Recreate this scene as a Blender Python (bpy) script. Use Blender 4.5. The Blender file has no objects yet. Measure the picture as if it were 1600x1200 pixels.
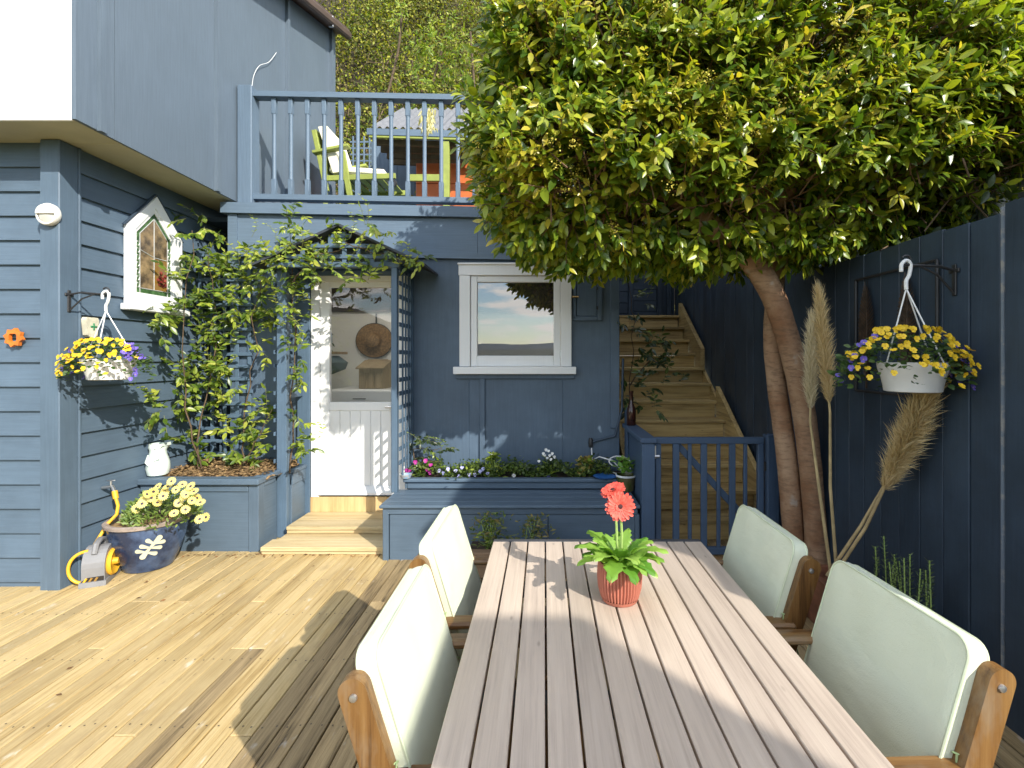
import bpy, bmesh, math, random
import numpy as np
from mathutils import Vector, Matrix, Euler
R = random.Random(11)
NR = np.random.RandomState(5)
SC = bpy.context.scene
COL = SC.collection
rad = math.radians

# ------------------------------------------------------------------ camera, sky, sun, exposure
F, VX, VY, H = 760.0, 850.0, 560.0, 1.55          # focal length and vanishing point in photo pixels, eye height
cam_d = bpy.data.cameras.new('camera')
cam = bpy.data.objects.new('camera', cam_d); COL.objects.link(cam)
cam.location = (0, 0, H); cam.rotation_euler = (rad(90), 0, 0)
cam_d.sensor_width = 36; cam_d.lens = F/1600*36
cam_d.shift_x = (800-VX)/1600; cam_d.shift_y = (VY-600)/1600
cam_d.clip_start = .05; cam_d.clip_end = 8000
SC.camera = cam
TO_SUN = Vector((1.05, -1.22, 1.0)).normalized()
SUN_EL = math.asin(TO_SUN.z); SUN_AZ = math.atan2(TO_SUN.x, TO_SUN.y)
sun_d = bpy.data.lights.new('sun', 'SUN'); sun = bpy.data.objects.new('sun', sun_d); COL.objects.link(sun)
sun_d.energy = 3.3; sun_d.angle = rad(.5); sun_d.color = (1, .945, .85)
sun.rotation_euler = TO_SUN.to_track_quat('Z', 'Y').to_euler()
SC.view_settings.view_transform = 'Standard'; SC.view_settings.look = 'None'
SC.view_settings.gamma = 1; SC.view_settings.exposure = 1.08
SC.view_settings.use_curve_mapping = False
W_ = bpy.data.worlds.new('World'); SC.world = W_; W_.use_nodes = True
nt = W_.node_tree; bg = nt.nodes['Background']; bg.inputs['Strength'].default_value = .15
sky = nt.nodes.new('ShaderNodeTexSky'); sky.sky_type = 'NISHITA'; sky.sun_disc = False
sky.air_density = 1; sky.dust_density = .2; sky.ozone_density = 1.2; sky.sun_elevation = SUN_EL; sky.sun_rotation = SUN_AZ
tc = nt.nodes.new('ShaderNodeTexCoord'); mp = nt.nodes.new('ShaderNodeMapping')
mp.inputs['Scale'].default_value = (4, 4, 15)
nz = nt.nodes.new('ShaderNodeTexNoise'); nz.inputs['Scale'].default_value = 2.3; nz.inputs['Detail'].default_value = 7
cr = nt.nodes.new('ShaderNodeValToRGB'); cr.color_ramp.elements[0].position = .48; cr.color_ramp.elements[1].position = .6
mx = nt.nodes.new('ShaderNodeMix'); mx.data_type = 'RGBA'
nt.links.new(tc.outputs['Generated'], mp.inputs['Vector']); nt.links.new(mp.outputs[0], nz.inputs['Vector'])
nt.links.new(nz.outputs['Fac'], cr.inputs[0]); nt.links.new(cr.outputs[0], mx.inputs[0])
nt.links.new(sky.outputs[0], mx.inputs[6]); mx.inputs[7].default_value = (9.6, 9.3, 8.9, 1)
nt.links.new(mx.outputs[2], bg.inputs['Color'])
SC.cycles.max_bounces = 8; SC.cycles.transparent_max_bounces = 12
SC.cycles.sample_clamp_indirect = 6; SC.cycles.caustics_reflective = False; SC.cycles.caustics_refractive = False
SC.cycles.use_denoising = True

# ------------------------------------------------------------------ helpers
def at(px, py, d): return Vector(((px-VX)*d/F, d, H-(py-VY)*d/F))
WL = {}                                            # world location of every object built unrotated
def tag(o, label=None, cat=None, group=None, kind=None):
    if label: o['label'] = label
    if cat: o['category'] = cat
    if group: o['group'] = group
    if kind: o['kind'] = kind
    return o
def thing(name, loc, label, cat, group=None):
    o = bpy.data.objects.new(name, None); COL.objects.link(o)
    o.empty_display_size = .1; o.location = loc; WL[o.name] = Vector(loc)
    return tag(o, label, cat, group)
def link(name, me, parent=None, wloc=(0, 0, 0), rot=None):
    o = bpy.data.objects.new(name, me); COL.objects.link(o)
    wl = Vector(wloc); WL[o.name] = wl
    if parent is not None:
        o.parent = parent; o.location = wl-WL[parent.name]
    else: o.location = wl
    if rot is not None:
        o.rotation_mode = 'QUATERNION'; o.rotation_quaternion = rot
    return o
BOXC = {}
def chbox(hx, hy, hz, b):
    b = min(b, .45*min(hx, hy, hz)*2)
    vs, idx = [], {}
    for sx in (-1, 1):
        for sy in (-1, 1):
            for sz in (-1, 1):
                for a in range(3):
                    p = [sx*(hx-b), sy*(hy-b), sz*(hz-b)]
                    p[a] = (sx*hx, sy*hy, sz*hz)[a]
                    idx[(sx, sy, sz, a)] = len(vs); vs.append(p)
    fs = []
    def q(*k):
        f = [idx[i] for i in k]
        c = sum((Vector(vs[i]) for i in f), Vector())/len(f)
        n = (Vector(vs[f[1]])-Vector(vs[f[0]])).cross(Vector(vs[f[2]])-Vector(vs[f[0]]))
        fs.append(f if n.dot(c) > 0 else f[::-1])
    for s in (-1, 1):
        q((s, -1, -1, 0), (s, 1, -1, 0), (s, 1, 1, 0), (s, -1, 1, 0))
        q((-1, s, -1, 1), (1, s, -1, 1), (1, s, 1, 1), (-1, s, 1, 1))
        q((-1, -1, s, 2), (1, -1, s, 2), (1, 1, s, 2), (-1, 1, s, 2))
    for s in (-1, 1):
        for t in (-1, 1):
            q((s, t, -1, 0), (s, t, 1, 0), (s, t, 1, 1), (s, t, -1, 1))
            q((s, -1, t, 0), (s, 1, t, 0), (s, 1, t, 2), (s, -1, t, 2))
            q((-1, s, t, 1), (1, s, t, 1), (1, s, t, 2), (-1, s, t, 2))
            for u in (-1, 1): q((s, t, u, 0), (s, t, u, 1), (s, t, u, 2))
    return vs, fs
def box_mesh(sx, sy, sz, m, b=.004):
    k = (round(sx, 4), round(sy, 4), round(sz, 4), m.name, b)
    if k not in BOXC:
        v, f = chbox(sx/2, sy/2, sz/2, b)
        me = bpy.data.meshes.new('board'); me.from_pydata(v, [], f); me.materials.append(m); BOXC[k] = me
    return BOXC[k]
def bx(name, m, parent, xr, yr, zr, b=.004, rot=None):
    me = box_mesh(abs(xr[1]-xr[0]), abs(yr[1]-yr[0]), abs(zr[1]-zr[0]), m, b)
    return link(name, me, parent, ((xr[0]+xr[1])/2, (yr[0]+yr[1])/2, (zr[0]+zr[1])/2), rot)
def frame_rot(p0, p1, up):
    x = (Vector(p1)-Vector(p0)).normalized(); z = Vector(up); z = (z-x*z.dot(x)).normalized(); y = z.cross(x)
    return Matrix((x, y, z)).transposed()
def bar(name, m, parent, p0, p1, w, t, up=(0, 0, 1), b=.003):
    """a bar from p0 to p1: w across, t along 'up'"""
    p0, p1 = Vector(p0), Vector(p1)
    me = box_mesh((p1-p0).length, w, t, m, b)
    return link(name, me, parent, (p0+p1)/2, frame_rot(p0, p1, up).to_quaternion())
class MB:
    def __init__(s): s.v, s.f, s.m = [], [], []
    def add(s, v, f, mi=0):
        n = len(s.v); s.v += [tuple(p) for p in v]; s.f += [tuple(i+n for i in q) for q in f]; s.m += [mi]*len(f); return s
    def box(s, c, sz, rot=None, b=.003, mi=0):
        v, f = chbox(sz[0]/2, sz[1]/2, sz[2]/2, b)
        c = Vector(c)
        v = [(rot @ Vector(p) if rot else Vector(p))+c for p in v]
        return s.add(v, f, mi)
    def bar(s, p0, p1, w, t, up=(0, 0, 1), b=.003, mi=0):
        p0, p1 = Vector(p0), Vector(p1)
        return s.box((p0+p1)/2, ((p1-p0).length, w, t), frame_rot(p0, p1, up), b, mi)
    def tube(s, pts, r, n=8, mi=0, cap=True, wob=0):
        pts = [Vector(p) for p in pts]; rs = r if hasattr(r, '__len__') else [r]*len(pts)
        rings = []; prev = None
        for i, p in enumerate(pts):
            t = (pts[min(i+1, len(pts)-1)]-pts[max(i-1, 0)]).normalized()
            if prev is None:
                a = Vector((0, 0, 1)) if abs(t.z) < .9 else Vector((1, 0, 0)); prev = t.cross(a).normalized()
            u = (prev-t*prev.dot(t)).normalized(); prev = u; w = t.cross(u)
            rings.append([p+(u*math.cos(2*math.pi*k/n)+w*math.sin(2*math.pi*k/n))*rs[i]*(1+R.uniform(-wob, wob)) for k in range(n)])
        v = [q for g in rings for q in g]; f = []
        for i in range(len(pts)-1):
            for k in range(n):
                a, b_ = i*n+k, i*n+(k+1) % n
                f.append((a, b_, b_+n, a+n))
        if cap: f.append(tuple(range(n))[::-1]); f.append(tuple(range((len(pts)-1)*n, len(pts)*n)))
        return s.add(v, f, mi)
    def lathe(s, prof, c, n=32, mi=0, axis=None, rib=0, nr=40, cap=(1, 1)):
        c = Vector(c); v = []; f = []
        A = axis or Matrix.Identity(3)
        for r, z in prof:
            for k in range(n):
                th = 2*math.pi*k/n
                rr = r*(1-rib*(.5+.5*math.cos(nr*th))**2) if rib else r
                v.append(A @ Vector((rr*math.cos(th), rr*math.sin(th), z))+c)
        for i in range(len(prof)-1):
            for k in range(n):
                a, b_ = i*n+k, i*n+(k+1) % n; f.append((a, b_, b_+n, a+n))
        if cap[0]: f.append(tuple(range(n))[::-1])
        if cap[1]: f.append(tuple(range((len(prof)-1)*n, len(prof)*n)))
        return s.add(v, f, mi)
    def prism(s, poly, d0, d1, plane='xz', mi=0):
        """poly in a plane, extruded along the third axis from d0 to d1"""
        def P(a, b, d): return {'xz': (a, d, b), 'yz': (d, a, b), 'xy': (a, b, d)}[plane]
        n = len(poly)
        v = [P(a, b, d0) for a, b in poly]+[P(a, b, d1) for a, b in poly]
        f = [tuple(range(n))[::-1], tuple(range(n, 2*n))]+[(i, (i+1) % n, (i+1) % n+n, i+n) for i in range(n)]
        return s.add(v, f, mi)
    def mesh(s, name, mats, smooth=False, origin=(0, 0, 0)):
        me = bpy.data.meshes.new(name); o = Vector(origin)
        me.from_pydata([tuple(Vector(p)-o) for p in s.v], [], s.f)
        for m in (mats if isinstance(mats, (list, tuple)) else [mats]): me.materials.append(m)
        me.polygons.foreach_set('material_index', s.m)
        bm = bmesh.new(); bm.from_mesh(me); bmesh.ops.recalc_face_normals(bm, faces=bm.faces); bm.to_mesh(me); bm.free()
        if smooth: me.shade_smooth(); me.set_sharp_from_angle(angle=rad(40))
        return me
    def build(s, name, mats, parent=None, smooth=False):
        """vertices are in world space; the object's origin becomes their centre"""
        a = np.array(s.v); c = Vector(((a.min(0)+a.max(0))/2).tolist())
        return link(name, s.mesh(name, mats, smooth, c), parent, c)

def smooth(pts, k=5):
    o = []; P = [np.array(p) for p in pts]; P = [2*P[0]-P[1]]+P+[2*P[-1]-P[-2]]
    for i in range(1, len(P)-2):
        for j in range(k):
            t = j/k; o.append(Vector((.5*((2*P[i])+(-P[i-1]+P[i+1])*t+(2*P[i-1]-5*P[i]+4*P[i+1]-P[i+2])*t*t+(-P[i-1]+3*P[i]-3*P[i+1]+P[i+2])*t**3)).tolist()))
    o.append(Vector(P[-2].tolist())); return o
# ------------------------------------------------------------------ materials
def newmat(name):
    m = bpy.data.materials.new(name); m.use_nodes = True
    return m, m.node_tree, m.node_tree.nodes['Principled BSDF']
def N(nt, t, **kw):
    n = nt.nodes.new('ShaderNode'+t)
    for k, v in kw.items(): setattr(n, k, v)
    return n
def coords(nt, scale=(1, 1, 1)):
    t = N(nt, 'TexCoord'); o = N(nt, 'ObjectInfo'); a = N(nt, 'VectorMath', operation='MULTIPLY_ADD'); m = N(nt, 'Mapping')
    c = N(nt, 'CombineXYZ')
    for i in range(3): nt.links.new(o.outputs['Random'], c.inputs[i])
    nt.links.new(c.outputs[0], a.inputs[0]); a.inputs[1].default_value = (37.7, 53.1, 71.3); nt.links.new(t.outputs['Object'], a.inputs[2])
    nt.links.new(a.outputs[0], m.inputs['Vector']); m.inputs['Scale'].default_value = scale
    return m.outputs[0], o.outputs['Random']
def noise(nt, vec, scale, detail=4, rough=.6):
    n = N(nt, 'TexNoise'); n.inputs['Scale'].default_value = scale; n.inputs['Detail'].default_value = detail; n.inputs['Roughness'].default_value = rough
    nt.links.new(vec, n.inputs['Vector']); return n.outputs['Fac']
def ramp(nt, fac, stops):
    r = N(nt, 'ValToRGB'); e = r.color_ramp.elements
    while len(e) < len(stops): e.new(.5)
    for i, (p, c) in enumerate(stops):
        e[i].position = p; e[i].color = (*c, 1) if len(c) == 3 else c
    nt.links.new(fac, r.inputs[0]); return r.outputs[0]
def mix(nt, fac, a, b, mode='MIX'):
    n = N(nt, 'Mix', data_type='RGBA', blend_type=mode)
    for s, v in ((0, fac), (6, a), (7, b)):
        if hasattr(v, 'node'): nt.links.new(v, n.inputs[s])
        else: n.inputs[s].default_value = v if s == 0 else (*v, 1)
    return n.outputs[2]
def bumpn(nt, bsdf, h, strength, dist=.01):
    b = N(nt, 'Bump'); b.inputs['Strength'].default_value = strength; b.inputs['Distance'].default_value = dist
    nt.links.new(h, b.inputs['Height']); nt.links.new(b.outputs[0], bsdf.inputs['Normal'])
def sc(c, k): return tuple(min(1, x*k) for x in c)
def ax(axis, along, across):
    return tuple(along if a == axis else across for a in 'XYZ')
MC = {}
def paint(name, c, axis='Z', var=.12, rough=.5, bump=.25, chips=.0, objvar=.06, grain=.16):
    k = (name, axis)
    if k in MC: return MC[k]
    m, nt, b = newmat(name+'_'+axis.lower())
    v, r = coords(nt, ax(axis, 1.2, 30)); v2, _ = coords(nt)
    g = noise(nt, v, 3, 5); l = noise(nt, v2, 2.2, 6, .65)
    col = mix(nt, ramp(nt, l, [(.3, (0, 0, 0)), (.7, (1, 1, 1))]), sc(c, 1-var), sc(c, 1+var))
    col = mix(nt, ramp(nt, g, [(.35, (1, 1, 1)), (.75, (0, 0, 0))]), col, mix(nt, grain, col, (0, 0, 0)))
    if objvar: col = mix(nt, 1, col, ramp(nt, r, [(0, sc((1, 1, 1), 1-objvar)), (1, (1, 1, 1))]), 'MULTIPLY')
    if chips:
        s = noise(nt, v2, 26, 3); col = mix(nt, ramp(nt, s, [(chips, (0, 0, 0)), (chips+.02, (1, 1, 1))]), col, (.5, .5, .48))
    nt.links.new(col, b.inputs['Base Color']); b.inputs['Roughness'].default_value = rough
    b.inputs['Specular IOR Level'].default_value = .4
    bumpn(nt, b, g, bump, .004); MC[k] = m; return m
def wood(name, stops, axis='Y', objvar=.25, rough=.65, bump=.5, spots=None, fine=34, low=1.6, stain=None):
    k = (name, axis)
    if k in MC: return MC[k]
    m, nt, b = newmat(name+'_'+axis.lower())
    v, r = coords(nt, ax(axis, 1.0, fine)); v2, _ = coords(nt, ax(axis, .6, 6)); v3, _ = coords(nt, ax(axis, 2.2, 6))
    g = noise(nt, v, 2.2, 6, .68); l = noise(nt, v2, low, 4)
    w = N(nt, 'Math', operation='MULTIPLY_ADD'); w.inputs[1].default_value = .55
    q = N(nt, 'Math', operation='MULTIPLY'); q.inputs[1].default_value = .45
    nt.links.new(l, q.inputs[0]); nt.links.new(g, w.inputs[0]); nt.links.new(q.outputs[0], w.inputs[2])
    col = ramp(nt, w.outputs[0], stops)
    col = mix(nt, 1, col, ramp(nt, r, [(0, sc((1, 1, 1), 1-objvar)), (.5, (.96, .95, .93)), (1, (1, 1, 1))]), 'MULTIPLY')
    if stain:
        s = noise(nt, v3, 1.1, 5, .7); col = mix(nt, ramp(nt, s, [(.5, (0, 0, 0)), (.7, (.75, .75, .75))]), col, stain)
    if spots:
        s = noise(nt, v3, 2.6, 5, .6); col = mix(nt, ramp(nt, s, [(.64, (0, 0, 0)), (.74, (.75, .75, .75))]), col, spots)
    # knots
    vo = N(nt, 'TexVoronoi'); vo.inputs['Scale'].default_value = 2.3; nt.links.new(v3, vo.inputs['Vector'])
    col = mix(nt, ramp(nt, vo.outputs['Distance'], [(.02, (.6, .6, .6)), (.09, (0, 0, 0))]), col, sc(stops[0][1], .55))
    nt.links.new(col, b.inputs['Base Color']); b.inputs['Roughness'].default_value = rough
    bumpn(nt, b, g, bump, .006); MC[k] = m; return m
def plain(name, c, rough=.5, var=.08, scale=8, metal=0, bump=0, spec=.5, c2=None, thr=(.4, .65), emit=0):
    if name in MC: return MC[name]
    m, nt, b = newmat(name); v, r = coords(nt); n = noise(nt, v, scale, 5)
    col = ramp(nt, n, [(thr[0], sc(c, 1-var)), (thr[1], c2 or sc(c, 1+var))])
    nt.links.new(col, b.inputs['Base Color']); b.inputs['Roughness'].default_value = rough
    b.inputs['Metallic'].default_value = metal; b.inputs['Specular IOR Level'].default_value = spec
    if emit: b.inputs['Emission Color'].default_value = (*c, 1); b.inputs['Emission Strength'].default_value = emit
    if bump: bumpn(nt, b, noise(nt, v, scale*5, 4), bump, .006)
    MC[name] = m; return m
def leafmat(name, c1, c2, c3, rough=.35, trans=.35, spec=.5):
    """three tones picked per leaf"""
    if name in MC: return MC[name]
    m, nt, b = newmat(name)
    g = N(nt, 'NewGeometry'); o = N(nt, 'ObjectInfo'); a = N(nt, 'Math', operation='ADD'); f = N(nt, 'Math', operation='FRACT')
    nt.links.new(g.outputs['Random Per Island'], a.inputs[0]); nt.links.new(o.outputs['Random'], a.inputs[1]); nt.links.new(a.outputs[0], f.inputs[0])
    col = ramp(nt, f.outputs[0], [(0, c1), (.5, c2), (.88, c3)])
    t = N(nt, 'BsdfTranslucent'); ms = N(nt, 'MixShader'); ms.inputs[0].default_value = trans
    tcol = mix(nt, 1, col, (1.5, 1.5, .55), 'MULTIPLY')
    nt.links.new(tcol, t.inputs[0]); nt.links.new(col, b.inputs['Base Color'])
    b.inputs['Roughness'].default_value = rough; b.inputs['Specular IOR Level'].default_value = spec
    nt.links.new(b.outputs[0], ms.inputs[1]); nt.links.new(t.outputs[0], ms.inputs[2])
    nt.links.new(ms.outputs[0], nt.nodes['Material Output'].inputs[0]); MC[name] = m; return m
def glassmat(name, refl=.4, tint=(1, 1, 1)):
    if name in MC: return MC[name]
    m, nt, b = newmat(name); g = N(nt, 'BsdfGlossy'); g.inputs['Roughness'].default_value = 0.0
    t = N(nt, 'BsdfTransparent'); t.inputs[0].default_value = (*tint, 1); ms = N(nt, 'MixShader'); ms.inputs[0].default_value = refl
    nt.links.new(t.outputs[0], ms.inputs[1]); nt.links.new(g.outputs[0], ms.inputs[2]); nt.links.new(ms.outputs[0], nt.nodes['Material Output'].inputs[0])
    MC[name] = m; return m
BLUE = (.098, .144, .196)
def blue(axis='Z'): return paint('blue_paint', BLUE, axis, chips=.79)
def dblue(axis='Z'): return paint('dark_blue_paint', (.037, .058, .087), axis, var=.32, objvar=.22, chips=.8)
GREYBLUE = paint('pale_blue_paint', (.128, .166, .208), 'Z', var=.05, bump=.08, objvar=.03, rough=.42)
WHITE = paint('white_paint', (.8, .8, .79), 'Z', var=.02, bump=.05, objvar=.02, rough=.4, grain=.035)
STEEL = plain('galvanised_steel', (.5, .5, .5), .35, metal=.9)
IRON = plain('black_iron', (.025, .025, .027), .5)
WPLAST = plain('white_plastic', (.75, .75, .73), .35, .04)
MULCH = plain('bark_mulch', (.2, .115, .05), .9, .5, 30, c2=(.42, .27, .12), bump=.6)
SOIL = plain('dark_soil', (.06, .04, .025), .95, .4, 20, bump=.6)
def DECK(): return wood('deck_timber', [(.33, (.22, .14, .05)), (.42, (.46, .325, .135)), (.55, (.58, .44, .22)), (.64, (.49, .35, .155)), (.74, (.33, .225, .095))], 'Y', .3, .6, .8, spots=(.66, .6, .48), stain=(.33, .24, .12))
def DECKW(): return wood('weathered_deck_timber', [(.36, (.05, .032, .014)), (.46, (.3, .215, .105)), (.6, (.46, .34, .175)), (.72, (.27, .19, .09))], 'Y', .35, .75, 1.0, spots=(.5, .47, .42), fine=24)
def PINE(axis): return wood('treated_pine', [(.3, (.30, .2, .08)), (.5, (.56, .44, .24)), (.7, (.66, .54, .33))], axis, .2, .6, .4, fine=26)
def STAIRPINE(axis): return wood('stair_pine', [(.32, (.18, .11, .04)), (.5, (.52, .37, .15)), (.7, (.66, .5, .23))], axis, .35, .7, .4, fine=20)
def TEAK(axis='Z'): return wood('oiled_hardwood', [(.36, (.055, .023, .007)), (.48, (.17, .082, .024)), (.66, (.27, .15, .05))], axis, .15, .38, .3, fine=30, stain=(.24, .19, .13))
def PLANK(): return wood('table_plank_timber', [(.28, (.36, .29, .24)), (.5, (.53, .435, .355)), (.72, (.61, .515, .425))], 'Y', .16, .5, .25, fine=40, low=3)

# ------------------------------------------------------------------ foliage
def leaf_template(w=.42, fold=.12, droop=.12, tip=.02):
    xs = [(0, .02), (.22, .8), (.5, 1), (.78, .62), (1, tip)]
    v = []; f = []
    for x, k in xs:
        z = -droop*x*x; y = k*w/2
        v += [(x, -y, z+fold*k*w), (x, 0, z), (x, y, z+fold*k*w)]
    for i in range(4):
        a = i*3; f += [(a, a+3, a+4, a+1), (a+1, a+4, a+5, a+2)]
    return np.array(v), np.array(f)
LEAF = leaf_template(); LEAFN = leaf_template(.3, .1, .2); LEAFR = leaf_template(.62, .1, .1, .1)
QUADL = (np.array([(0, 0, 0), (.45, -.28, .03), (1, 0, -.05), (.45, .28, .03)]), np.array([(0, 1, 2, 3)]))
def unit(a): return a/np.maximum(np.linalg.norm(a, axis=1, keepdims=True), 1e-9)
def basis(D, Nn):
    D = unit(D); Y = unit(np.cross(Nn, D)); Z = np.cross(D, Y); return D, Y, Z
def foliage(root, mats, P, D, Nn, S, MI, tpl=LEAF, n_ind=300, cell=6, name='leaf', rest='foliage'):
    """n_ind leaves that show largest are parts of their own, the others one part"""
    P = np.asarray(P, float); D, Y, Z = basis(np.asarray(D, float), np.asarray(Nn, float)); S = np.asarray(S, float); MI = np.asarray(MI)
    n = len(P); d = np.maximum(P[:, 1], .05); px = VX+P[:, 0]*F/d; py = VY-(P[:, 2]-H)*F/d
    fac = np.abs((Z*unit(P-np.array([0, 0, H]))).sum(1)); score = S*F/d*(.3+.7*fac)
    best = {}
    for i in np.argsort(d):
        if -20 < px[i] < 1620 and -20 < py[i] < 1220:
            best.setdefault((int(px[i]//(cell*2.4)), int(py[i]//(cell*2.4))), i)
    cand = sorted(best.values(), key=lambda i: -score[i])[:n_ind]
    tv, tf = tpl; key = []
    for k, m in enumerate(mats):
        me = bpy.data.meshes.new(name); me.from_pydata(tv.tolist(), [], tf.tolist()); me.materials.append(m); me.shade_smooth(); key.append(me)
    rw = WL[root.name]
    for i in cand:
        o = bpy.data.objects.new(name, key[MI[i]]); COL.objects.link(o); o.parent = root
        M = Matrix((D[i], Y[i], Z[i])).transposed()
        o.location = Vector(P[i])-rw; o.rotation_mode = 'QUATERNION'; o.rotation_quaternion = M.to_quaternion(); o.scale = (S[i],)*3
    keep = np.ones(n, bool); keep[cand] = False
    if keep.sum() == 0: return
    o = scatter_mesh(rest, mats, P[keep], D[keep], Y[keep], Z[keep], S[keep], MI[keep], tpl, root)
    o['kind'] = 'stuff'; return o
def scatter_mesh(name, mats, P, D, Y, Z, S, MI, tpl, root=None):
    tv, tf = tpl; S3 = S[:, None, None]
    V = P[:, None, :]+S3*(tv[None, :, 0:1]*D[:, None, :]+tv[None, :, 1:2]*Y[:, None, :]+tv[None, :, 2:3]*Z[:, None, :])
    n, k = V.shape[:2]; q = tf.shape[1]
    Fc = (tf[None]+(np.arange(n)*k)[:, None, None]).reshape(-1, q)
    off = np.array(WL[root.name]) if root is not None else np.zeros(3)
    V = V.reshape(-1, 3)-off
    me = bpy.data.meshes.new(name); me.vertices.add(len(V)); me.vertices.foreach_set('co', V.ravel())
    me.loops.add(Fc.size); me.loops.foreach_set('vertex_index', Fc.ravel().astype(np.int32))
    me.polygons.add(len(Fc)); me.polygons.foreach_set('loop_start', np.arange(len(Fc), dtype=np.int32)*q)
    for m in mats: me.materials.append(m)
    me.polygons.foreach_set('material_index', np.repeat(MI, len(tf)).astype(np.int32))
    me.update(); me.validate(); me.shade_smooth()
    return link(name, me, root, off)
def shoots(pts, dirs, per, length, spread, size, rs=NR):
    """leaves set spirally along short twigs"""
    P, D, Nn, S = [], [], [], []
    for p, d in zip(pts, dirs):
        d = d/np.linalg.norm(d); k = rs.randint(max(3, per-4), per+4)
        a = np.cross(d, [.3, .2, .9]); a /= np.linalg.norm(a); b = np.cross(d, a)
        ph = rs.rand()*6.28
        for i in range(k):
            t = (i+.5)/k; th = ph+i*2.4
            o = a*math.cos(th)+b*math.sin(th)
            P.append(p+d*length*t+o*.006); ld = o*(1.1-.55*t)+d*(.3+.5*t)+rs.randn(3)*spread+np.array([0, -.12, -.3]); D.append(ld)
            Nn.append(d*.6-o*.3+np.array([.45, -.7, .75])+rs.randn(3)*.38); S.append(size*(.5+.8*rs.rand())*(1.05-.35*t))
    return np.array(P), np.array(D), np.array(Nn), np.array(S)
# ------------------------------------------------------------------ ground, hills, deck
grass = plain('rough_grass', (.07, .085, .035), .95, .3, 3, bump=.4)
g = MB(); g.add([(-4000, -4000, -.35), (4000, -4000, -.35), (4000, 4000, -.35), (-4000, 4000, -.35)], [(0, 1, 2, 3)])
tag(g.build('ground', grass), kind='structure')
hm = plain('far_forest', (.045, .06, .05), .95, .5, .02)
def ridge(name, y, base, amp, seed, m, x0=-2600, x1=2600, far=False):
    r = random.Random(seed); ph = [(r.uniform(0, 6.28), r.uniform(.6, 1.6)) for _ in range(6)]
    b = MB(); n = 160; v = []; f = []
    for i in range(n+1):
        x = x0+(x1-x0)*i/n
        h = base+sum(amp/(k+1)*math.sin(x*.0016*(k+1)*w*1.7+p) for k, (p, w) in enumerate(ph))+r.uniform(-1, 1)*base*.02
        h = max(h, base*.3)+(75*max(0, min(1, (-x-150)/200)) if far else 0)
        v += [(x, y+220, -.3), (x, y+90, h*.55), (x, y, h), (x, y-260, -.3)]
    for i in range(n):
        for k in range(3): a = i*4+k; f.append((a, a+1, a+5, a+4))
    b.add(v, f); tag(b.build(name, m, smooth=True), kind='structure')
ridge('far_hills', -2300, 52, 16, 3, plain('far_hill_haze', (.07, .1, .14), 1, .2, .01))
ridge('near_hills', -900, 17, 6, 9, hm, -1400, 1400, True)

deck = thing('deck', (0, 1, 0), None, None); deck['kind'] = 'structure'
px_ = -4.75; row = 0; PITCH = .096
while px_ < 1.96:
    y = -2.0+R.uniform(0, 1.2) if row % 2 else -2.0
    cuts = [-2.2]; y = -2.2+R.choice([.9, 1.5, 2.1])
    joint = R.choice([.9, 2.0, 2.6, 3.1])
    cuts = [-2.2, joint, 4.54] if R.random() < .55 else [-2.2, 4.54]
    for a, b_ in zip(cuts, cuts[1:]):
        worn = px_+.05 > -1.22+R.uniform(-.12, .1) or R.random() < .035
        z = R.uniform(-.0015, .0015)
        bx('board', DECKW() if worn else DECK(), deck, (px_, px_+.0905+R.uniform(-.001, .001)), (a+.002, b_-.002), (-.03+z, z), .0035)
    px_ += PITCH; row += 1
sv = MB(); q = .096
for i in range(70):
    for y in np.arange(-.2, 4.5, .45):
        for o_ in (.022, .068):
            x = -4.75+q*i+o_+R.uniform(-.006, .006); yy = y+R.uniform(-.012, .012)
            if y > .8 and x < 1.9: sv.add([(x+.0042*math.cos(t), yy+.0042*math.sin(t), .0019) for t in np.linspace(0, 5.24, 6)], [tuple(range(6))])
sv.build('screws', plain('dark_screw', (.06, .045, .03), .6), deck)['kind'] = 'stuff'
jm = plain('joist_timber', (.08, .06, .035), .9, .3, 6)
for y in np.arange(-2, 4.5, .45): bx('joist', jm, deck, (-4.75, 1.95), (y-.022, y+.022), (-.15, -.034))

# ------------------------------------------------------------------ weatherboard house on the left
XS = -3.24                                            # face of the side wall
house = thing('weatherboard_house', (-4, 4, 0), 'blue weatherboard house on the left with white and grey-blue panelled upper storey', 'house')
def wboard_front(z0, x0, x1, y):
    b = MB(); h = .176
    b.prism([(y+.03, z0), (y-.002, z0), (y-.002, z0+.004), (y+.016, z0+h), (y+.03, z0+h)], x0, x1, 'yz')
    return b
ZL = [1.524+.1655*k for k in range(-10, 9)]
for z in ZL:
    z0 = max(z, -.12)
    h = .176; y = 3.295
    b = MB(); b.add([(-5.2, y+.03, z0), (-3.37, y+.03, z0), (-5.2, y-.003, z0), (-3.37, y-.003, z0), (-5.2, y-.003, z0+.005), (-3.37, y-.003, z0+.005), (-5.2, y+.017, z0+h), (-3.37, y+.017, z0+h), (-5.2, y+.03, z0+h), (-3.37, y+.03, z0+h)],
        [(0, 1, 3, 2), (2, 3, 5, 4), (4, 5, 7, 6), (6, 7, 9, 8), (0, 8, 9, 1), (0, 2, 4, 6, 8), (1, 9, 7, 5, 3)])
    b.build('weatherboard', blue('X'), house)
    x = XS-.004
    b = MB(); ys = (3.38, 6.6)
    prof = [(x-.03, z0), (x+.003, z0), (x+.003, z0+.005), (x-.017, z0+h), (x-.03, z0+h)]
    b.prism(prof, ys[0], ys[1], 'xz'); b.build('weatherboard', blue('Y'), house)
bx('corner_post', blue('Z'), house, (-3.372, XS), (3.25, 3.385), (-.05, 3.015), .006)
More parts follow.
